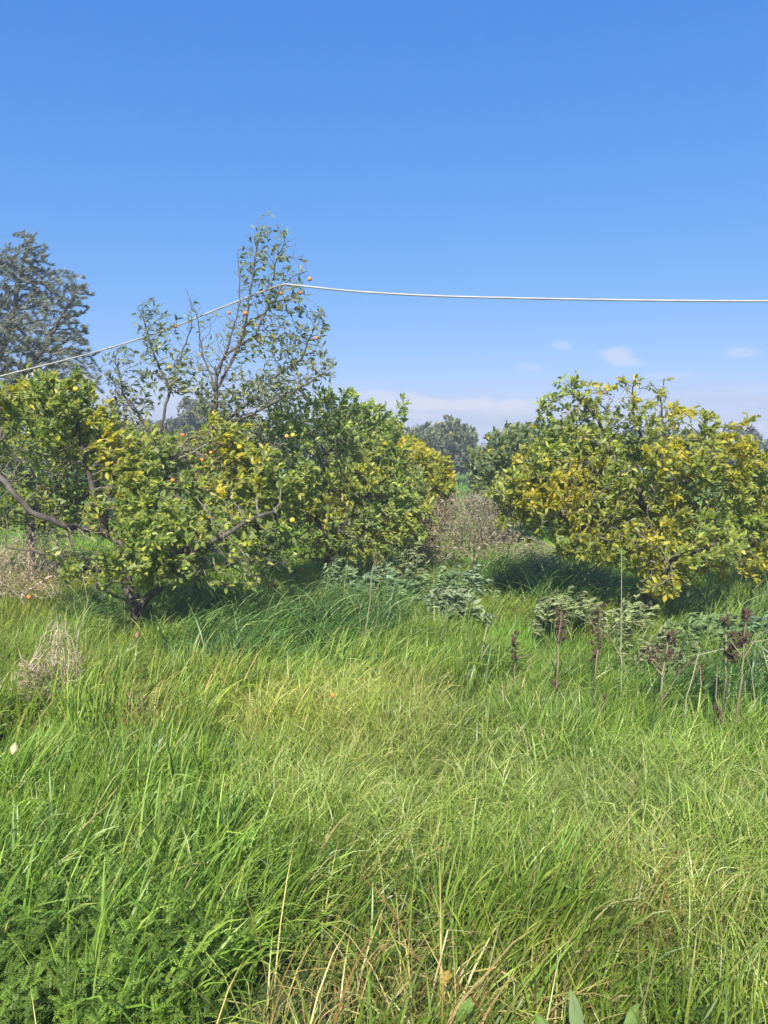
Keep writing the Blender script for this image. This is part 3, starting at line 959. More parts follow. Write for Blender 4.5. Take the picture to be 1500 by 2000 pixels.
# ------------------------------------------------------------------ dry bushes
def dry_bushes():
    straw = np.array([[0.36, 0.29, 0.19], [0.28, 0.22, 0.13], [0.45, 0.38, 0.27], [0.20, 0.20, 0.08]])
    tree('dry_bush', 'round pale brown leafless bush in the gap between the citrus rows', 'bush',
         limbs=[[(930, 1130), (928, 1100), (930, 1070)], [(928, 1100), (890, 1050, 0)], [(930, 1080), (975, 1030, 0)]],
         blobs=[(920, 1040, 85, 55, 0, .55), (880, 1010, 50, 45, 0, .4), (960, 1010, 40, 40, 0, .4), (845, 1065, 50, 40, 0, .35), (1000, 1070, 45, 35, 0, .3), (1040, 1090, 60, 25, 0, .3), (830, 1010, 40, 40, .2, .3), (930, 980, 60, 20, 0, .3)],
         Y=10.2, n_att=8500, step=0.05, root_r=0.03, tip=0.0024, leaves=2.0, lsize=(0.05, 0.012), yellow=0.0, seed=131, bare=0.1, kind='narrow', mat=M_CITRUS, greens=straw,
         bark=M_PINKDRY, branch_min=0.012, trop=(0.05, 0, 0.5))
    tree('dry_bush', 'tangle of dry pinkish twigs lying left of the forked trunk', 'bush',
         limbs=[[(40, 1195), (45, 1160), (60, 1130)], [(45, 1160), (110, 1120, 0)], [(45, 1165), (-20, 1120, 0), (-80, 1090, 0)]],
         blobs=[(40, 1105, 85, 60, 0, .5), (90, 1070, 60, 40, 0, .4), (130, 1110, 50, 30, 0, .3), (-20, 1130, 60, 40, 0, .4), (60, 1150, 80, 20, -.2, .4)],
         Y=8.0, n_att=6500, step=0.045, root_r=0.02, tip=0.002, leaves=0.5, lsize=(0.05, 0.012), yellow=0.0, seed=137, bare=0.1, kind='narrow', mat=M_CITRUS, greens=straw,
         bark=M_TAN, branch_min=0.01, trop=(0.1, 0, 0.1), jit=0.35)
    tree('dry_bush', 'small dead twiggy bush bleached pink standing in the grass at left', 'bush',
         limbs=[[(85, 1390), (95, 1350), (105, 1310)], [(95, 1350), (60, 1300, 0)], [(90, 1370), (150, 1310, 0)]],
         blobs=[(105, 1300, 48, 40, 0, .14), (60, 1320, 34, 35, 0, .12), (110, 1245, 22, 32, 0, .08), (80, 1350, 44, 25, 0, .12), (145, 1300, 22, 40, 0, .08)],
         Y=4.6, n_att=2600, step=0.022, root_r=0.009, tip=0.0019, leaves=0.5, lsize=(0.03, 0.006), yellow=0.0, seed=139, bare=0.1, kind='narrow', mat=M_CITRUS, greens=straw,
         bark=M_TAN, branch_min=0.004, trop=(0.12, 0, 0.9), jit=0.25, limb_objs=5)
    # tall forked dry stem beside it
    tree('dry_weed', 'tall thin forked dry stem rising out of the small dead bush', 'weed',
         limbs=[[(98, 1400), (125, 1340), (148, 1290), (153, 1240), (168, 1190), (169, 1160), (160, 1118)], [(153, 1235), (148, 1200, 0), (145, 1165, 0)],
                [(120, 1340), (113, 1270, 0), (110, 1210, 0), (111, 1190, 0)]],
         blobs=[(160, 1130, 6, 10, 0, .03, 4), (146, 1170, 5, 8, 0, .03, 4)],
         Y=4.7, n_att=10, step=0.04, root_r=0.006, tip=0.0016, leaves=0.0, seed=149, bark=M_PINKDRY, branch_min=0.001)
    tree('dry_weed', 'reddish forked dry stems standing right of the dark coarse grass', 'weed',
         limbs=[[(707, 1290), (712, 1250), (722, 1180), (726, 1120), (738, 1070)], [(712, 1250), (735, 1220, 0), (740, 1180, 0), (738, 1140, 0)],
                [(710, 1270), (703, 1230, 0), (700, 1200, 0), (716, 1165, 0)], [(726, 1120), (735, 1095, 0), (733, 1060, 0)]],
         blobs=[(722, 1160, 12, 25, 0, .05, 4), (735, 1100, 14, 20, 0, .05, 4), (735, 1200, 10, 30, 0, .05, 4)],
         Y=6.0, n_att=40, step=0.045, root_r=0.008, tip=0.0014, leaves=0.8, lsize=(0.03, 0.008), kind='narrow', mat=M_CITRUS, greens=straw * 0.5, seed=151, bark=M_DRY, branch_min=0.002)


dry_bushes()


# ------------------------------------------------------------------ the cable
def cable():
    right = [(552, 556, 8.0), (580, 557.5, 8.0), (650, 565, 7.9), (720, 571, 7.8), (850, 578, 7.65), (1000, 582, 7.5), (1150, 585, 7.3), (1300, 587, 7.2), (1500, 588, 7.0),
             (1800, 586, 6.8), (2200, 575, 6.5)]
    left = [(0, 735, 9.6), (60, 720, 9.5), (140, 700, 9.3), (240, 672, 9.0), (340, 638, 8.7), (400, 614, 8.55), (460, 590, 8.4), (520, 567, 8.15)]
    far = [(-500, 850, 10.6), (-250, 800, 10.1)]
    pts = np.array([P(*q) for q in far + left + right])
    t = np.arange(len(pts))
    fine = []
    for i in range(len(pts) - 1):
        p0, p1, p2, p3 = pts[max(i - 1, 0)], pts[i], pts[i + 1], pts[min(i + 2, len(pts) - 1)]
        for u in np.linspace(0, 1, 8, endpoint=False):
            fine.append(0.5 * ((2 * p1) + (-p0 + p2) * u + (2 * p0 - 5 * p1 + 4 * p2 - p3) * u * u + (-p0 + 3 * p1 - 3 * p2 + p3) * u ** 3))
    fine.append(pts[-1])
    fine = np.array(fine)
    V, F = tube(fine, 0.0098 + 0.0008 * np.sin(np.arange(len(fine)) * 1.7), 8)
    o = obj('cable', mesh_from('cable', V, F, M_CABLE, smooth=True))
    tag(o, 'pale grey cable strung across the sky through the top of the straggly tree', 'cable')


cable()


# ------------------------------------------------------------------ grass
def blade_bundle(r, n, length, width, radius, spread, bend, segs, az_mean=0.0, colfn=None, th0=0.15, twist=0.6, flop=0.25, kink=0.0):
    Vs, Qs, Ts, Cs = [], [], [], []
    m = segs
    rootr = radius * np.sqrt(r.random(n)) * np.where(r.random(n) < 0.2, 1.25, 1)
    ra = r.uniform(0, 2 * math.pi, n)
    root = np.stack([rootr * np.cos(ra), rootr * np.sin(ra), np.full(n, -0.03)], -1)
    L = r.uniform(*length, n)
    W = r.uniform(*width, n)
    az = az_mean + r.normal(0, spread, n)
    loose = r.random(n) < flop
    az = np.where(loose, r.uniform(-math.pi, math.pi, n), az)
    a0 = np.abs(r.normal(th0, 0.12, n))
    B = r.uniform(bend[0], bend[1], n) * np.where(loose, 0.7, 1)
    kk = r.random(n) < kink
    kt = r.uniform(0.4, 0.8, n)
    pos = root.copy()
    roll = r.normal(0, twist, n)
    rows = []
    dirs = np.stack([np.cos(az), np.sin(az), np.zeros(n)], -1)
    side0 = np.stack([-np.sin(az), np.cos(az), np.zeros(n)], -1)
    for s in range(m + 1):
        t = s / m
        th = a0 + B * t ** 1.6 + np.where(kk & (t > kt), 1.1, 0)
        d = dirs * np.sin(th)[:, None] + np.array([0, 0, 1.0]) * np.cos(th)[:, None]
        if s > 0: pos = pos + d * (L / m)[:, None]
        nn = np.cross(d, side0)
        rl = roll * (0.5 + t)
        sd = side0 * np.cos(rl)[:, None] + nn * np.sin(rl)[:, None]
        w = W * 0.5 * (0.7 + 0.3 * min(1, t * 4)) * (1 - t ** 2.2) ** 0.8 if s < m else W * 0
        if s < m:
            rows.append(pos - sd * w[:, None])
            rows.append(pos + sd * w[:, None])
        else:
            rows.append(pos)
    V = np.stack(rows, 1)
    nv = V.shape[1]
    quads = np.array([[2 * s, 2 * s + 1, 2 * s + 3, 2 * s + 2] for s in range(m - 1)])
    tri = np.array([[2 * (m - 1), 2 * (m - 1) + 1, 2 * m]])
    off = (np.arange(n) * nv)[:, None, None]
    Q = (off + quads[None]).reshape(-1, 4)
    T = (off + tri[None]).reshape(-1, 3)
    tt = np.concatenate([np.repeat(np.arange(m) / m, 2), [1.0]])
    col = colfn(r, n)[:, None, :] * np.ones((1, nv, 1))
    # tone along the blade: darker foot, lighter and slightly yellow tip
    col = col * (1 + 0.25 * (tt[None, :, None] - 0.5) * np.array([1.2, 0.8, 0.6]))
    return V.reshape(-1, 3), Q, T, col.reshape(-1, 3)


def pal(cols, probs, jit=0.25):
    cols = np.array(cols)
    def f(r, n):
        i = r.choice(len(cols), n, p=np.array(probs) / sum(probs))
        return cols[i] * r.uniform(1 - jit, 1 + jit, (n, 1)) * r.normal(1, 0.05, (n, 3))
    return f


STRAW = [0.42, 0.36, 0.17]
PALE = [0.33, 0.36, 0.14]
g_mid = pal([[0.13, 0.215, 0.028], [0.18, 0.27, 0.036], [0.25, 0.33, 0.06], [0.085, 0.165, 0.025], STRAW, PALE], [30, 32, 22, 12, 1.2, 4])
g_pale = pal([[0.25, 0.33, 0.075], [0.32, 0.39, 0.11], [0.18, 0.27, 0.045], PALE, STRAW], [33, 26, 27, 11, 2])
g_wide = pal([[0.12, 0.215, 0.032], [0.165, 0.27, 0.042], [0.24, 0.33, 0.07], [0.08, 0.16, 0.028], STRAW], [28, 32, 25, 14, 1.5])
g_dark = pal([[0.06, 0.14, 0.03], [0.09, 0.185, 0.042], [0.13, 0.235, 0.06], [0.23, 0.32, 0.11]], [35, 35, 20, 10])
g_dry = pal([[0.42, 0.37, 0.15], [0.34, 0.29, 0.11], [0.50, 0.47, 0.25], [0.22, 0.29, 0.06], [0.30, 0.19, 0.07]], [24, 20, 10, 38, 8])
g_short = pal([[0.14, 0.27, 0.028], [0.19, 0.34, 0.035], [0.11, 0.22, 0.028]], [40, 40, 20])


def vetch_bundle(r):
    """trailing stems with rows of paired small leaflets"""
    parts_V, parts_T, parts_C = [], [], []
    off = 0
    stems = 24
    for s in range(stems):
        a = r.uniform(0, 6.28); rr = 0.16 * math.sqrt(r.random())
        p = np.array([rr * math.cos(a), rr * math.sin(a), 0.02])
        az = r.normal(0.3, 1.1)
        h = r.uniform(0.20, 0.36)
        n = 9
        lean = r.uniform(0.3, 0.9)
        for k in range(11):     # leaves along the stem
            f = (k + 1.2) / 12
            b = p + np.array([math.cos(az) * lean * h * f, math.sin(az) * lean * h * f, h * f * (1 - 0.25 * f)])
            la = az + r.normal(0, 1.2)
            el = r.uniform(0.1, 0.9)
            d = np.array([math.cos(la) * math.cos(el), math.sin(la) * math.cos(el), math.sin(el)])
            ll = r.uniform(0.035, 0.055)
            m = 9
            side = norm(np.cross(d, [0, 0, 1.0]))
            up = np.cross(side, d)
            q = np.repeat(b[None], 2 * m, 0) + d * (np.repeat(np.arange(m) + 1.0, 2) / m * ll)[:, None]
            sg = np.tile([1, -1], m)[:, None]
            ld = norm(side * sg + d * 0.45 + r.normal(0, 0.08, (2 * m, 3)))
            nm = norm(up[None] + side * sg * -0.25 + r.normal(0, 0.15, (2 * m, 3)))
            c = np.repeat((np.array([0.115, 0.19, 0.028]) * r.uniform(0.6, 1.4))[None], 2 * m, 0)
            V, T, cc = build_leaves(q, ld, nm, np.full(2 * m, r.uniform(0.008, 0.011)), np.full(2 * m, 0.005), c, 'narrow')
            parts_V.append(V); parts_T.append(T + off); parts_C.append(cc)
            off += len(V)
    return np.concatenate(parts_V), np.concatenate(parts_T), np.concatenate(parts_C)


def bundle_collection(name, maker, mat, count):
    col = bpy.data.collections.new(name)
    for k in range(count):
        r = np.random.default_rng(hash(name) % 1000 + k if False else sum(map(ord, name)) + 17 * k)
        res = maker(r)
        if len(res) == 4:
            V, Q, T, Cc = res
            me = mesh_from(name, V, [Q, T], mat, Cc)
        else:
            V, T, Cc = res
            me = mesh_from(name, V, T, mat, Cc)
        o = bpy.data.objects.new(name, me)
        col.objects.link(o)
    return col


def scatter(name, label, col, nvar, pts, rot, scl, tint, seed=0):
    me = bpy.data.meshes.new(name)
    me.vertices.add(len(pts))
    me.vertices.foreach_set('co', np.asarray(pts, np.float32).ravel())
    def av(nm, typ, data, prop):
        a = me.attributes.new(nm, typ, 'POINT')
        a.data.foreach_set(prop, np.asarray(data).ravel())
    av('rot', 'FLOAT_VECTOR', rot.astype(np.float32), 'vector')
    av('scl', 'FLOAT_VECTOR', scl.astype(np.float32), 'vector')
    av('tint', 'FLOAT_VECTOR', tint.astype(np.float32), 'vector')
    av('idx', 'INT', np.random.default_rng(seed).integers(0, nvar, len(pts)).astype(np.int32), 'value')
    o = obj(name, me)
    ng = bpy.data.node_groups.new(name, 'GeometryNodeTree')
    ng.interface.new_socket('Geometry', in_out='INPUT', socket_type='NodeSocketGeometry')
    ng.interface.new_socket('Geometry', in_out='OUTPUT', socket_type='NodeSocketGeometry')
    N, L = ng.nodes, ng.links
    gi, go = N.new('NodeGroupInput'), N.new('NodeGroupOutput')
    iop = N.new('GeometryNodeInstanceOnPoints')
    ci = N.new('GeometryNodeCollectionInfo')
    ci.inputs['Collection'].default_value = col
    ci.inputs['Separate Children'].default_value = True
    ci.inputs['Reset Children'].default_value = True
    L.new(gi.outputs[0], iop.inputs['Points'])
    L.new(ci.outputs[0], iop.inputs['Instance'])
    iop.inputs['Pick Instance'].default_value = True
    def at(nm, typ):
        a = N.new('GeometryNodeInputNamedAttribute')
        a.data_type = typ
        a.inputs['Name'].default_value = nm
        return a.outputs['Attribute']
    L.new(at('idx', 'INT'), iop.inputs['Instance Index'])
    e2r = N.new('FunctionNodeEulerToRotation')
    L.new(at('rot', 'FLOAT_VECTOR'), e2r.inputs[0])
    L.new(e2r.outputs[0], iop.inputs['Rotation'])
    L.new(at('scl', 'FLOAT_VECTOR'), iop.inputs['Scale'])
    L.new(iop.outputs[0], go.inputs[0])
    md = o.modifiers.new('scatter', 'NODES')
    md.node_group = ng
    tag(o, label, 'grass', kind='stuff')
    return o


def fbm2(x, y, f, seed):
    r = np.random.default_rng(seed)
    v = np.zeros_like(x)
    for k in range(6):
        a = r.uniform(0, 6.28)
        ff = f * (0.6 + 0.55 * k)
        v += np.sin(x * math.cos(a) * ff + y * math.sin(a) * ff + r.uniform(0, 6.28) + 1.3 * np.sin(ff * 0.5 * (x * math.sin(a) - y * math.cos(a)))) / (1 + 0.45 * k)
    return np.tanh(v * 0.6)


def patch(x, y, px, py, rx, ry, z=0.3, noise=0.35, seed=0):
    gx, gy = G(px, py, z)
    d = np.sqrt(((x - gx) / rx) ** 2 + ((y - gy) / ry) ** 2) + noise * fbm2(x, y, 4.0, seed)
    return np.clip((1.15 - d) / 0.3, 0, 1)


def field(n_per, y0, y1, seed):
    r = np.random.default_rng(seed)
    wmax = 0.60 * y1 + 1.6
    area = 2 * wmax * (y1 - y0)
    n = int(n_per * area)
    x = r.uniform(-wmax, wmax, n)
    y = r.uniform(y0, y1, n)
    k = np.abs(x) < 0.60 * y + 1.6
    return x[k], y[k]


def build_grass():
    xs, ys, zone = [], [], []
    for i, (d, a, b) in enumerate(((26, 0.7, 4.0), (22, 4.0, 8.0), (15, 8.0, 13.0), (7, 13.0, 24.0))):
        x, y = field(d, a, b, 300 + i)
        xs.append(x); ys.append(y); zone.append(np.full(len(x), i))
    x = np.concatenate(xs); y = np.concatenate(ys); zone = np.concatenate(zone)
    n = len(x)
    r = np.random.default_rng(77)
    # direction the wind combs it in, and how much it is laid over
    az = 0.45 + 0.75 * fbm2(x, y, 1.0, 21) + 0.35 * fbm2(x, y, 2.7, 22) + r.normal(0, 0.30, n)
    hgt = 1.0 + 0.22 * fbm2(x, y, 1.6, 25) + r.normal(0, 0.20, n)
    light = 0.5 + 0.5 * fbm2(x, y, 0.8, 31)
    tint = np.ones((n, 3)) * (1 + 0.14 * fbm2(x, y, 1.9, 33))[:, None] * r.normal(1, 0.13, (n, 1))
    tint *= 1.07
    tint[:, 0] *= 1.10 + 0.14 * fbm2(x, y, 0.7, 35)
    tint[:, 2] *= 0.88
    # species
    w = {}
    w['vetch'] = np.maximum.reduce([patch(x, y, 90, 1930, .42, .42, .2, seed=1) * .85, patch(x, y, 0, 1800, .35, .3, .2, seed=2) * .6,
                                    patch(x, y, 380, 1960, .4, .18, .2, seed=3) * .7, patch(x, y, 400, 1830, .3, .15, .2, seed=3) * .35,
                                    patch(x, y, 1430, 1960, .2, .2, .2, seed=3) * .6])
    w['coarse'] = np.maximum.reduce([patch(x, y, 590, 1215, .85, .75, .25, seed=4), patch(x, y, 380, 1250, .5, .5, .25, seed=5) * .9, patch(x, y, 450, 1170, .7, .7, .25, seed=5) * .9,
                                     patch(x, y, 1450, 1330, .35, .45, .25, seed=6) * .35, patch(x, y, 1060, 1140, .8, .9, .25, seed=7) * .75,
                                     patch(x, y, 1400, 1180, .8, .5, .25, seed=7) * .5, patch(x, y, 250, 1180, .7, .5, .25, seed=7) * .6])
    w['dry'] = np.maximum.reduce([patch(x, y, 740, 1740, .26, .24, .25, seed=8) * .7, patch(x, y, 550, 1780, .22, .30, .25, seed=9) * .55, patch(x, y, 1200, 1750, .8, .5, .25, seed=9) * .08, patch(x, y, 700, 1900, .4, .25, .25, seed=9) * .25, patch(x, y, 1250, 1930, .4, .15, .25, seed=9) * .15, patch(x, y, 295, 1370, .13, .25, .25, seed=10),
                                  patch(x, y, 1290, 1200, .45, .3, .25, seed=11) * .5, patch(x, y, 60, 1130, .6, .6, .2, seed=12) * .7, patch(x, y, 420, 1240, .3, .25, .25, seed=13) * .5,
                                  patch(x, y, 640, 1900, .15, .15, .25, seed=8) * .6, patch(x, y, 1300, 1850, .25, .12, .25, seed=8) * .4, patch(x, y, 130, 1380, .35, .2, .25, seed=12) * .5])
    w['pale'] = np.maximum.reduce([patch(x, y, 950, 1500, .95, .9, .3, seed=14) * .95, patch(x, y, 1350, 1550, .8, .9, .3, seed=15) * .75, patch(x, y, 850, 1340, .7, .7, .3, seed=16) * .55,
                                   patch(x, y, 650, 1330, .6, .5, .3, seed=16) * .5])
    w['wide'] = 0.36 + 0.25 * fbm2(x, y, 1.7, 41) + 0.35 * patch(x, y, 900, 1750, .6, .5, .3, seed=17) + 0.25 * patch(x, y, 200, 1700, .6, .5, .3, seed=18)
    w['short'] = np.maximum(patch(x, y, 950, 1230, .7, .8, .2, seed=19) * .85, np.clip((y - 8.0) / 2.0, 0, 0.9))
    u = r.random((6, n))
    sp = np.full(n, 'meadow', dtype=object)
    for k, s in enumerate(('wide', 'pale', 'short', 'coarse', 'dry', 'vetch')):
        if s == 'wide':
            sp[(u[k] < w[s]) & (y < 7)] = s
        else:
            sp[u[k] < w[s]] = s
    sp[(r.random(n) < 0.008) & (y < 8)] = 'dry'
    # tufts cannot stand right in front of the lens
    keep = ~((np.abs(x) < 0.35) & (y < 0.95)) & (fbm2(x, y, 6.0, 90) > -0.72)
    far = np.where(zone >= 2, 1.25, 1.0) * np.where(zone == 3, 1.5, 1.0)
    S = np.stack([far * r.uniform(0.9, 1.15, n), far * r.uniform(0.9, 1.15, n), hgt * np.where(zone == 3, 1.1, 1.0)], -1)
    rot = np.stack([r.normal(0, 0.06, n), r.normal(0, 0.06, n), az], -1)
    pts = np.stack([x, y, gz(x, y)], -1)
    spec = {
        'meadow': ('meadow_grass', 'long fine green meadow grass combed over by the wind', M_GRASS,
                   lambda r: blade_bundle(r, 280, (.17, .40), (.0035, .0085), .20, 0.8, (.3, 1.8), 5, colfn=g_mid, kink=0.10, twist=1.0, flop=.32)),
        'wide': ('broad_grass', 'broad bladed green grass standing in the near meadow', M_GRASS,
                 lambda r: blade_bundle(r, 125, (.25, .45), (.006, .0125), .19, 0.55, (.3, 1.6), 6, colfn=g_wide, kink=0.12, twist=0.9, flop=.3)),
        'pale': ('lodged_grass', 'pale yellow green grass laid flat in the middle of the meadow', M_GRASS,
                 lambda r: blade_bundle(r, 290, (.24, .43), (.003, .0068), .22, 0.7, (1.0, 2.3), 6, colfn=g_pale, kink=0.16, twist=1.0, flop=.35)),
        'coarse': ('coarse_grass', 'dark blue green coarse grass arching under the citrus trees', M_GRASS,
                   lambda r: blade_bundle(r, 110, (.45, .80), (.006, .012), .22, 0.6, (1.0, 2.3), 7, colfn=g_dark)),
        'dry': ('straw_grass', 'dry straw coloured grass lying in patches', M_GRASS,
                lambda r: blade_bundle(r, 120, (.28, .50), (.0025, .0075), .17, 1.3, (.6, 2.4), 5, colfn=g_dry, flop=.5, kink=0.35, th0=.3)),
        'short': ('short_grass', 'short bright green grass between the citrus rows', M_GRASS,
                  lambda r: blade_bundle(r, 190, (.14, .30), (.004, .008), .24, 0.8, (.3, 1.4), 4, colfn=g_short)),
        'vetch': ('vetch', 'green vetch with small paired leaflets carpeting the near left corner', M_VETCH, vetch_bundle),
    }
    for k, (s, (nm, lb, mt, mk)) in enumerate(spec.items()):
        sel = (sp == s) & keep
        col = bundle_collection(nm + '_tuft', mk, mt, 6)
        ss = S[sel].copy()
        if s == 'coarse': ss[:, 2] *= 0.95
        scatter(nm, lb, col, 6, pts[sel], rot[sel], ss, tint[sel], seed=k)
    # the sward far off, bigger and sparser
    xf, yf = field(0.9, 24.0, 70.0, 555)
    nf = len(xf)
    col = bundle_collection('far_tuft', lambda r: blade_bundle(r, 150, (.25, .5), (.02, .04), .9, 1.0, (.2, 1.2), 3, colfn=g_short), M_GRASS, 3)
    rr = np.random.default_rng(9)
    scatter('far_grass', 'green grass far off between the orchard rows', col, 3, np.stack([xf, yf, gz(xf, yf)], -1),
            np.stack([np.zeros(nf), np.zeros(nf), rr.uniform(0, 6.28, nf)], -1), np.stack([rr.uniform(.9, 1.4, nf)] * 2 + [rr.uniform(.8, 1.2, nf)], -1),
            np.ones((nf, 3)) * rr.uniform(.8, 1.1, (nf, 1)), seed=3)


build_grass()


# ------------------------------------------------------------------ bean plants (grey green, wind swept)
def bean_plant(px, py, Y, w, h, label, seed, lean=0.6):
    r = np.random.default_rng(seed)
    w = w * 1.45
    top = P(px, py - 6, Y)
    base = np.array([top[0], Y, gz(top[0], Y)])
    H = top[2] + h * 0.5 - base[2]
    t = empty('bean_plant', base)
    tag(t, label, 'plant', 'broad bean plants growing wild in the grass')
    stems, q, d, nr, ln, cl = [], [], [], [], [], []
    lsz = r.uniform(0.75, 1.15)
    gust = r.uniform(0.5, 1.2)
    tone = np.array([r.uniform(0.85, 1.2), 1.0, r.uniform(0.75, 1.15)]) * r.uniform(0.8, 1.1)
    for s in range(int(11 + w * 34)):
        bx, by = r.normal(0, w * 0.55), r.uniform(-.3, .3)
        hh = H * r.uniform(0.6, 1.08) * math.exp(-0.35 * (bx / w) ** 2)
        lx = lean * r.uniform(0.15, .5) * hh * 0.5
        k = 6
        f = np.linspace(0, 1, k)
        pts = np.stack([bx + lx * f ** 2, by + 0.05 * f * r.normal(), hh * f], -1)
        stems.append(tube(pts, np.linspace(0.005, 0.0025, k), 4))
        for j in range(11):
            ff = r.uniform(0.35, 1.0)
            p = np.array([bx + lx * ff ** 2, by, hh * ff])
            a = r.uniform(-math.pi, math.pi)
            pd = norm(np.array([math.cos(a) * 0.7 + 0.8, math.sin(a) * 0.7, 0.25]))
            for m_ in range(4):
                q.append(p + pd * 0.03 * (m_ // 2 + 1))
                sg = 1 if m_ % 2 else -1
                sd = norm(np.cross(pd, [0, 0, 1.0]))
                d.append(norm(pd * 0.9 + sd * sg * 0.45 + np.array([gust, 0, 0.12]) + r.normal(0, .4, 3)))
                nr.append(norm(np.array([0, -0.35, 0.8]) + r.normal(0, .35, 3)))
                ln.append(r.uniform(.04, .10) * lsz)
                cl.append(np.array([0.205, 0.275, 0.125]) * tone * r.uniform(0.5, 1.45))
    V, F = join(stems)
    o = obj('stems', mesh_from('stems', V, F, M_BEAN, np.repeat(np.array([[0.12, 0.2, 0.08]]), len(V), 0)), t)
    o['kind'] = 'stuff'
    q, d, nr, ln, cl = map(np.array, (q, d, nr, ln, cl))
    V, F, cc = build_leaves(q, d, nr, ln, ln * 0.34, cl, 'citrus')
    o = obj('leaves', mesh_from('leaves', V, F, M_BEAN, cc), t)
    o['kind'] = 'stuff'


def beans():
    L = [
        (775, 1085, 8.6, .22, .16, 'tallest bean plant, grey green, growing just in front of the yellowed citrus'),
        (740, 1130, 7.9, .25, .14, 'bean plant right of the reddish dry stems, between grass and taller beans'),
        (830, 1130, 7.9, .28, .16, 'broad bean plant in the middle of the clump below the yellowed citrus'),
        (895, 1120, 8.2, .22, .16, 'bean plant at the foot of the round leafless bush'),
        (650, 1115, 8.2, .22, .12, 'low bean plant under the dense dark citrus'),
        (870, 1165, 7.3, .20, .10, 'low bean plant nearest to the bright short grass'),
        (1215, 1195, 6.6, .16, .12, 'bean plant beside the thin upright straw stem'),
        (1290, 1265, 5.7, .16, .12, 'bean plant behind the stalk with three brown heads'),
        (1370, 1215, 6.2, .25, .14, 'pale grey green bean plant in front of the shaded grass under the golden citrus'),
        (1460, 1215, 6.2, .18, .14, 'bean plant behind the tallest dead stalk by the right edge'),
        (1090, 1165, 7.2, .2, .10, 'shaded bean plant left of the golden citrus trunk'),
        (1480, 1290, 5.4, .14, .10, 'low bean plant cut by the right edge of the view'),
    ]
    for k, (px, py, Y, w, h, lb) in enumerate(L):
        bean_plant(px, py, Y, w, h, lb, 400 + k)


beans()


# ------------------------------------------------------------------ dead stalks with dark seed heads
def seed_head_mesh(seed):
    r = np.random.default_rng(seed)
    parts = []
    for k in range(20):
        a = r.uniform(0, 6.28); el = r.uniform(-0.6, 1.3)
        d = np.array([math.cos(a) * math.cos(el), math.sin(a) * math.cos(el), math.sin(el)])
        l = r.uniform(.4, 1.0)
        pts = np.array([d * 0.05, d * l * 0.35, d * l * 0.7 + [0, 0, .06], d * l])
        parts.append(tube(pts, [0.04, 0.11, 0.12, 0.01], 4))
    V, F = join(parts)
    return mesh_from('seed_head', V, F, M_SEED)


HEADS = [seed_head_mesh(k) for k in range(5)]


def dead_stalk(pts_px, Y, heads, label, seed, sides=(), r0=0.009, mat=None, name='dead_stalk'):
    r = np.random.default_rng(seed)
    b = P(*pts_px[0], Y)
    base = np.array([b[0], Y, gz(b[0], Y) - 0.02])
    t = empty(name, base)
    tag(t, label, 'plant')
    pts = [base] + [P(px, py, Y + r.normal(0, .03)) for px, py in pts_px]
    fine = []
    for a, c in zip(pts[:-1], pts[1:]):
        for u in np.linspace(0, 1, 4, endpoint=False):
            fine.append(a + (c - a) * u + r.normal(0, .003, 3))
    fine.append(pts[-1])
    fine = np.array(fine)
    V, F = tube(fine - base, np.linspace(r0, r0 * 0.45, len(fine)), 6)
    obj('stem', mesh_from('stem', V, F, mat or M_DRY, smooth=True), t)
    for sd in sides:
        q = np.array([P(px, py, Y + r.normal(0, .04)) for px, py in sd])
        V, F = tube(q - base, np.linspace(r0 * 0.5, r0 * 0.25, len(q)), 5)
        obj('side_stem', mesh_from('side_stem', V, F, mat or M_DRY), t)
    for (px, py, s) in heads:
        o = obj('seed_head', HEADS[int(r.integers(0, 5))], t)
        o.location = P(px, py, Y + r.normal(0, .03)) - base
        s *= r.uniform(0.55, 1.0)
        o.scale = (s, s, s * 1.3)
        o.rotation_euler = (r.uniform(-.5, .5), r.uniform(-.5, .5), r.uniform(0, 6.28))
        # withered bits hanging off the head
    return t


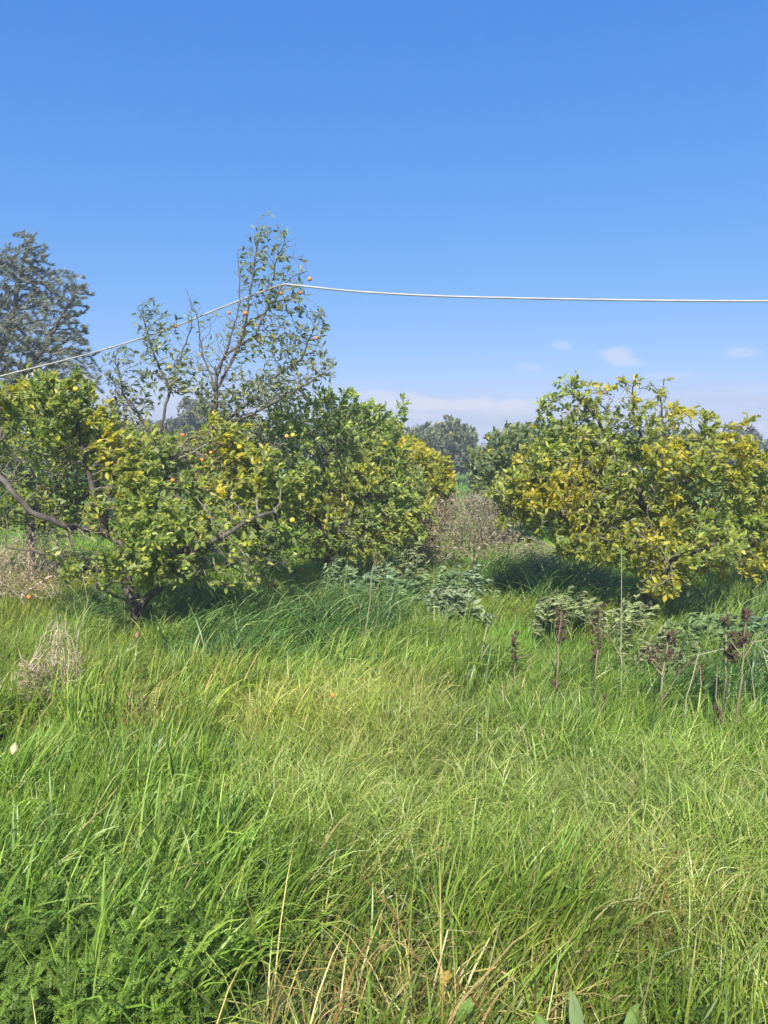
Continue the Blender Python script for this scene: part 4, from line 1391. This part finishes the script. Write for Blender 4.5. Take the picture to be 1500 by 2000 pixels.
def stalks():
    def H(cx, y0, y1, n, w, s, seed):
        r = np.random.default_rng(seed)
        n = int(n * 3.2)
        return [(cx + r.uniform(-w, w), y0 + (y1 - y0) * (k + r.random()) / n, s * r.uniform(.7, 1.2)) for k in range(n)]
    dead_stalk([(1008, 1360), (1006, 1300), (1006, 1235)], 5.2, H(1006, 1232, 1290, 6, 6, .024, 1), 'short dead stalk with one dark brown head, leftmost of the seeded stalks', 1,
               sides=[[(1006, 1290), (1040, 1275)], [(1030, 1312), (1042, 1278)]])
    dead_stalk([(1090, 1420), (1088, 1340), (1090, 1270), (1096, 1195)], 5.0, H(1095, 1188, 1255, 9, 10, .026, 2) + H(1084, 1330, 1350, 3, 6, .022, 3),
               'dark headed dead stalk over the bright grass, with a second low head', 2)
    dead_stalk([(1160, 1400), (1163, 1320), (1168, 1250), (1172, 1190)], 5.3, H(1168, 1180, 1290, 14, 14, .026, 4), 'bushy rust brown dead stalk left of the thin straw stem', 3,
               sides=[[(1166, 1260), (1180, 1225)], [(1166, 1240), (1150, 1205)]])
    dead_stalk([(1180, 1420), (1182, 1385), (1181, 1362)], 4.7, H(1181, 1358, 1382, 3, 4, .02, 5), 'tiny dead stalk half sunk in the grass with a small brown head', 4)
    dead_stalk([(1292, 1420), (1292, 1350), (1296, 1300), (1308, 1235)], 4.7,
               H(1312, 1232, 1262, 5, 8, .024, 6) + H(1285, 1262, 1292, 5, 20, .026, 7) + H(1310, 1268, 1290, 5, 10, .024, 8) + H(1270, 1285, 1297, 2, 5, .02, 8),
               'dead stalk branching into three drooping brown heads above the pale grass', 5,
               sides=[[(1294, 1310), (1278, 1290), (1266, 1284)], [(1294, 1320), (1272, 1292)], [(1292, 1370), (1330, 1310), (1350, 1290)]])
    dead_stalk([(1402, 1500), (1410, 1400), (1417, 1320), (1418, 1250), (1417, 1208)], 4.5,
               H(1416, 1205, 1222, 4, 8, .022, 9) + H(1425, 1255, 1295, 7, 12, .024, 10) + H(1402, 1380, 1410, 4, 7, .022, 11),
               'tall tan dead stalk with brown heads, one low beside its foot', 6, sides=[[(1410, 1420), (1398, 1360), (1402, 1300)]])
    dead_stalk([(1430, 1520), (1436, 1430), (1446, 1340), (1452, 1270), (1458, 1190)], 4.4,
               H(1457, 1190, 1215, 6, 8, .022, 12) + H(1445, 1238, 1265, 8, 20, .026, 13) + H(1432, 1275, 1300, 3, 8, .02, 13),
               'tallest grey dead stalk with dark clustered heads near the right edge', 7,
               sides=[[(1450, 1290), (1480, 1240), (1500, 1230)], [(1448, 1280), (1425, 1250)]])
    dead_stalk([(1366, 1400), (1368, 1330), (1366, 1300)], 4.9, H(1366, 1298, 1315, 3, 5, .018, 14), 'small reddish dead stalk between the branching one and the tall pair', 8)
    dead_stalk([(940, 1300), (938, 1275), (945, 1252)], 5.6, H(944, 1252, 1275, 3, 5, .016, 15), 'faint brown dead stalk in the bright grass near the middle', 9, r0=0.004)
    straw = M_PINKDRY
    dead_stalk([(1216, 1400), (1214, 1300), (1213, 1200), (1214, 1070)], 5.0, [], 'thin straight straw stem rising in front of the golden citrus', 10, r0=0.004, mat=straw, name='straw_stem',
               sides=[[(1215, 1290), (1200, 1260), (1185, 1235)], [(1215, 1290), (1228, 1340)]])
    dead_stalk([(1340, 1360), (1365, 1280), (1430, 1262), (1510, 1248)], 4.6, [], 'bent straw stem leaning right across the dead stalks', 11, r0=0.004, mat=straw, name='straw_stem',
               sides=[[(1395, 1275), (1410, 1262)]])
    dead_stalk([(1478, 1420), (1470, 1320), (1455, 1265)], 4.6, [], 'thin pale stem leaning left by the right edge', 12, r0=0.003, mat=straw, name='straw_stem')


stalks()


# ------------------------------------------------------------------ small things in the grass
def fallen(px, py, z, label, kind='orange', s=1.0):
    x, y = G(px, py, z)
    o = obj('fallen_orange', FRUIT.get(kind) or fruit(kind).data)
    o.location = (x, y, z)
    o.scale = (s,) * 3
    o.rotation_euler = (1.2, 0.4, px)
    tag(o, label, 'orange')


fallen(650, 1358, .27, 'fallen orange lying in the open grass left of the middle', s=.5)
fallen(531, 1141, .42, 'fallen orange in the shade right of the low citrus boughs', s=1.0)
fallen(590, 1114, .40, 'small fallen orange in sunlit grass under the dense citrus', s=.9)
fallen(57, 1166, .38, 'fallen orange beside the tangle of dry pinkish twigs', s=.8)


def big_leaf_plant(px, py, Y, label, seed, sizes):
    r = np.random.default_rng(seed)
    p = P(px, py, Y)
    base = np.array([p[0], Y, gz(p[0], Y)])
    t = empty('dock_plant', base)
    tag(t, label, 'plant')
    for (dx, hh, L_, W_, az, el, c) in sizes:
        n = 7
        f = np.linspace(0, 1, n)
        wv = np.sin(np.pi * np.clip(f * 0.94 + 0.06, 0, 1)) ** 0.8
        d = np.array([math.cos(az) * math.cos(el), math.sin(az) * math.cos(el), math.sin(el)])
        sd = norm(np.cross(d, [0.2, -1.0, 0.3]))
        nn = np.cross(sd, d)
        cen = np.array([dx, 0, hh])[None] + d[None] * (f * L_)[:, None] + nn[None] * (0.10 * L_ * np.sin(f * 3))[:, None]
        V = []
        for k in range(n):
            w = wv[k] * W_ / 2
            for u in (-1, -.5, 0, .5, 1):
                V.append(cen[k] + sd * w * u + nn * (-abs(u) * 0.15 * w + 0.008 * r.normal() * abs(u)))
        F = [[k * 5 + j, k * 5 + j + 1, k * 5 + j + 6, k * 5 + j + 5] for k in range(n - 1) for j in range(4)]
        obj('leaf', mesh_from('leaf', V, np.array(F), M_BEAN, np.repeat(np.array([c]), len(V), 0), smooth=True), t)
        V, Fq = tube(np.array([[dx * .3, 0, 0], [dx * .8, 0, hh * .5], [dx, 0, hh]]), [.004, .004, .003], 5)
        obj('leaf_stalk', mesh_from('leaf_stalk', V, Fq, M_BEAN, np.repeat(np.array([c]), len(V), 0)), t)


big_leaf_plant(1135, 1990, 1.85, 'broad pale green leaves standing up in the grass at the bottom edge', 3,
               [(0, .28, .13, .04, 1.9, 1.15, (0.17, 0.24, 0.09)), (.10, .27, .12, .045, 0.7, .8, (0.15, 0.23, 0.05)), (-.07, .28, .08, .04, 2.4, .9, (0.14, 0.22, 0.05)),
                (.07, .30, .08, .04, -1.0, .8, (0.16, 0.24, 0.06))])
big_leaf_plant(865, 1840, 1.95, 'small plant with one yellowed leaf low in the grass', 5,
               [(0, .36, .045, .022, 0.9, .3, (0.36, 0.26, 0.05)), (.04, .25, .07, .04, 0.5, .9, (0.16, 0.26, 0.06))])


def curled_leaf(px, py, z, L_, label, c, seed):
    r = np.random.default_rng(seed)
    x, y = G(px, py, z)
    n = 7
    V = []
    for k in range(n):
        f = k / (n - 1)
        w = math.sin(math.pi * (0.05 + 0.9 * f)) * L_ * .33
        for j in range(5):
            u = (j - 2) / 2
            V.append([u * w, 0.25 * L_ * (u * u) - .02, (f - .5) * L_ + 0.02 * L_ * r.normal()])
    F = [[k * 5 + j, k * 5 + j + 1, k * 5 + j + 6, k * 5 + j + 5] for k in range(n - 1) for j in range(4)]
    o = obj('fallen_leaf', mesh_from('fallen_leaf', V, np.array(F), M_BEAN, np.repeat(np.array([c]), len(V), 0), smooth=True))
    o.location = (x, y, z)
    o.rotation_euler = (-.3, .25, .3)
    tag(o, label, 'leaf')


curled_leaf(28, 1462, .36, .055, 'curled cream coloured dead leaf caught in the grass by the left edge', (0.75, 0.60, 0.38), 1)
curled_leaf(268, 1240, .34, .055, 'pinkish brown dead leaf lying in front of the forked trunk', (0.34, 0.20, 0.12), 2)
curled_leaf(1343, 1160, .40, .06, 'round pale leaf in the shade under the golden citrus', (0.55, 0.60, 0.35), 3)


# ------------------------------------------------------------------ thin haze in the air
def haze():
    x0, x1, y0, y1, z0, z1 = -950, 950, -250, 1550, -1.5, 9.0
    V = [[x, y, z] for z in (z0, z1) for y in (y0, y1) for x in (x0, x1)]
    F = [[0, 2, 3, 1], [4, 5, 7, 6], [0, 1, 5, 4], [2, 6, 7, 3], [0, 4, 6, 2], [1, 3, 7, 5]]
    m, N, L = new_mat('haze_air')
    out = N.new('ShaderNodeOutputMaterial')
    v = N.new('ShaderNodeVolumePrincipled')
    v.inputs['Color'].default_value = (0.80, 0.86, 1.0, 1)
    v.inputs['Density'].default_value = 0.0034
    L.new(v.outputs[0], out.inputs['Volume'])
    o = obj('haze', mesh_from('haze', V, np.array(F), m))
    tag(o, 'thin pale haze in the air between the orchard rows', 'haze', kind='stuff')


haze()
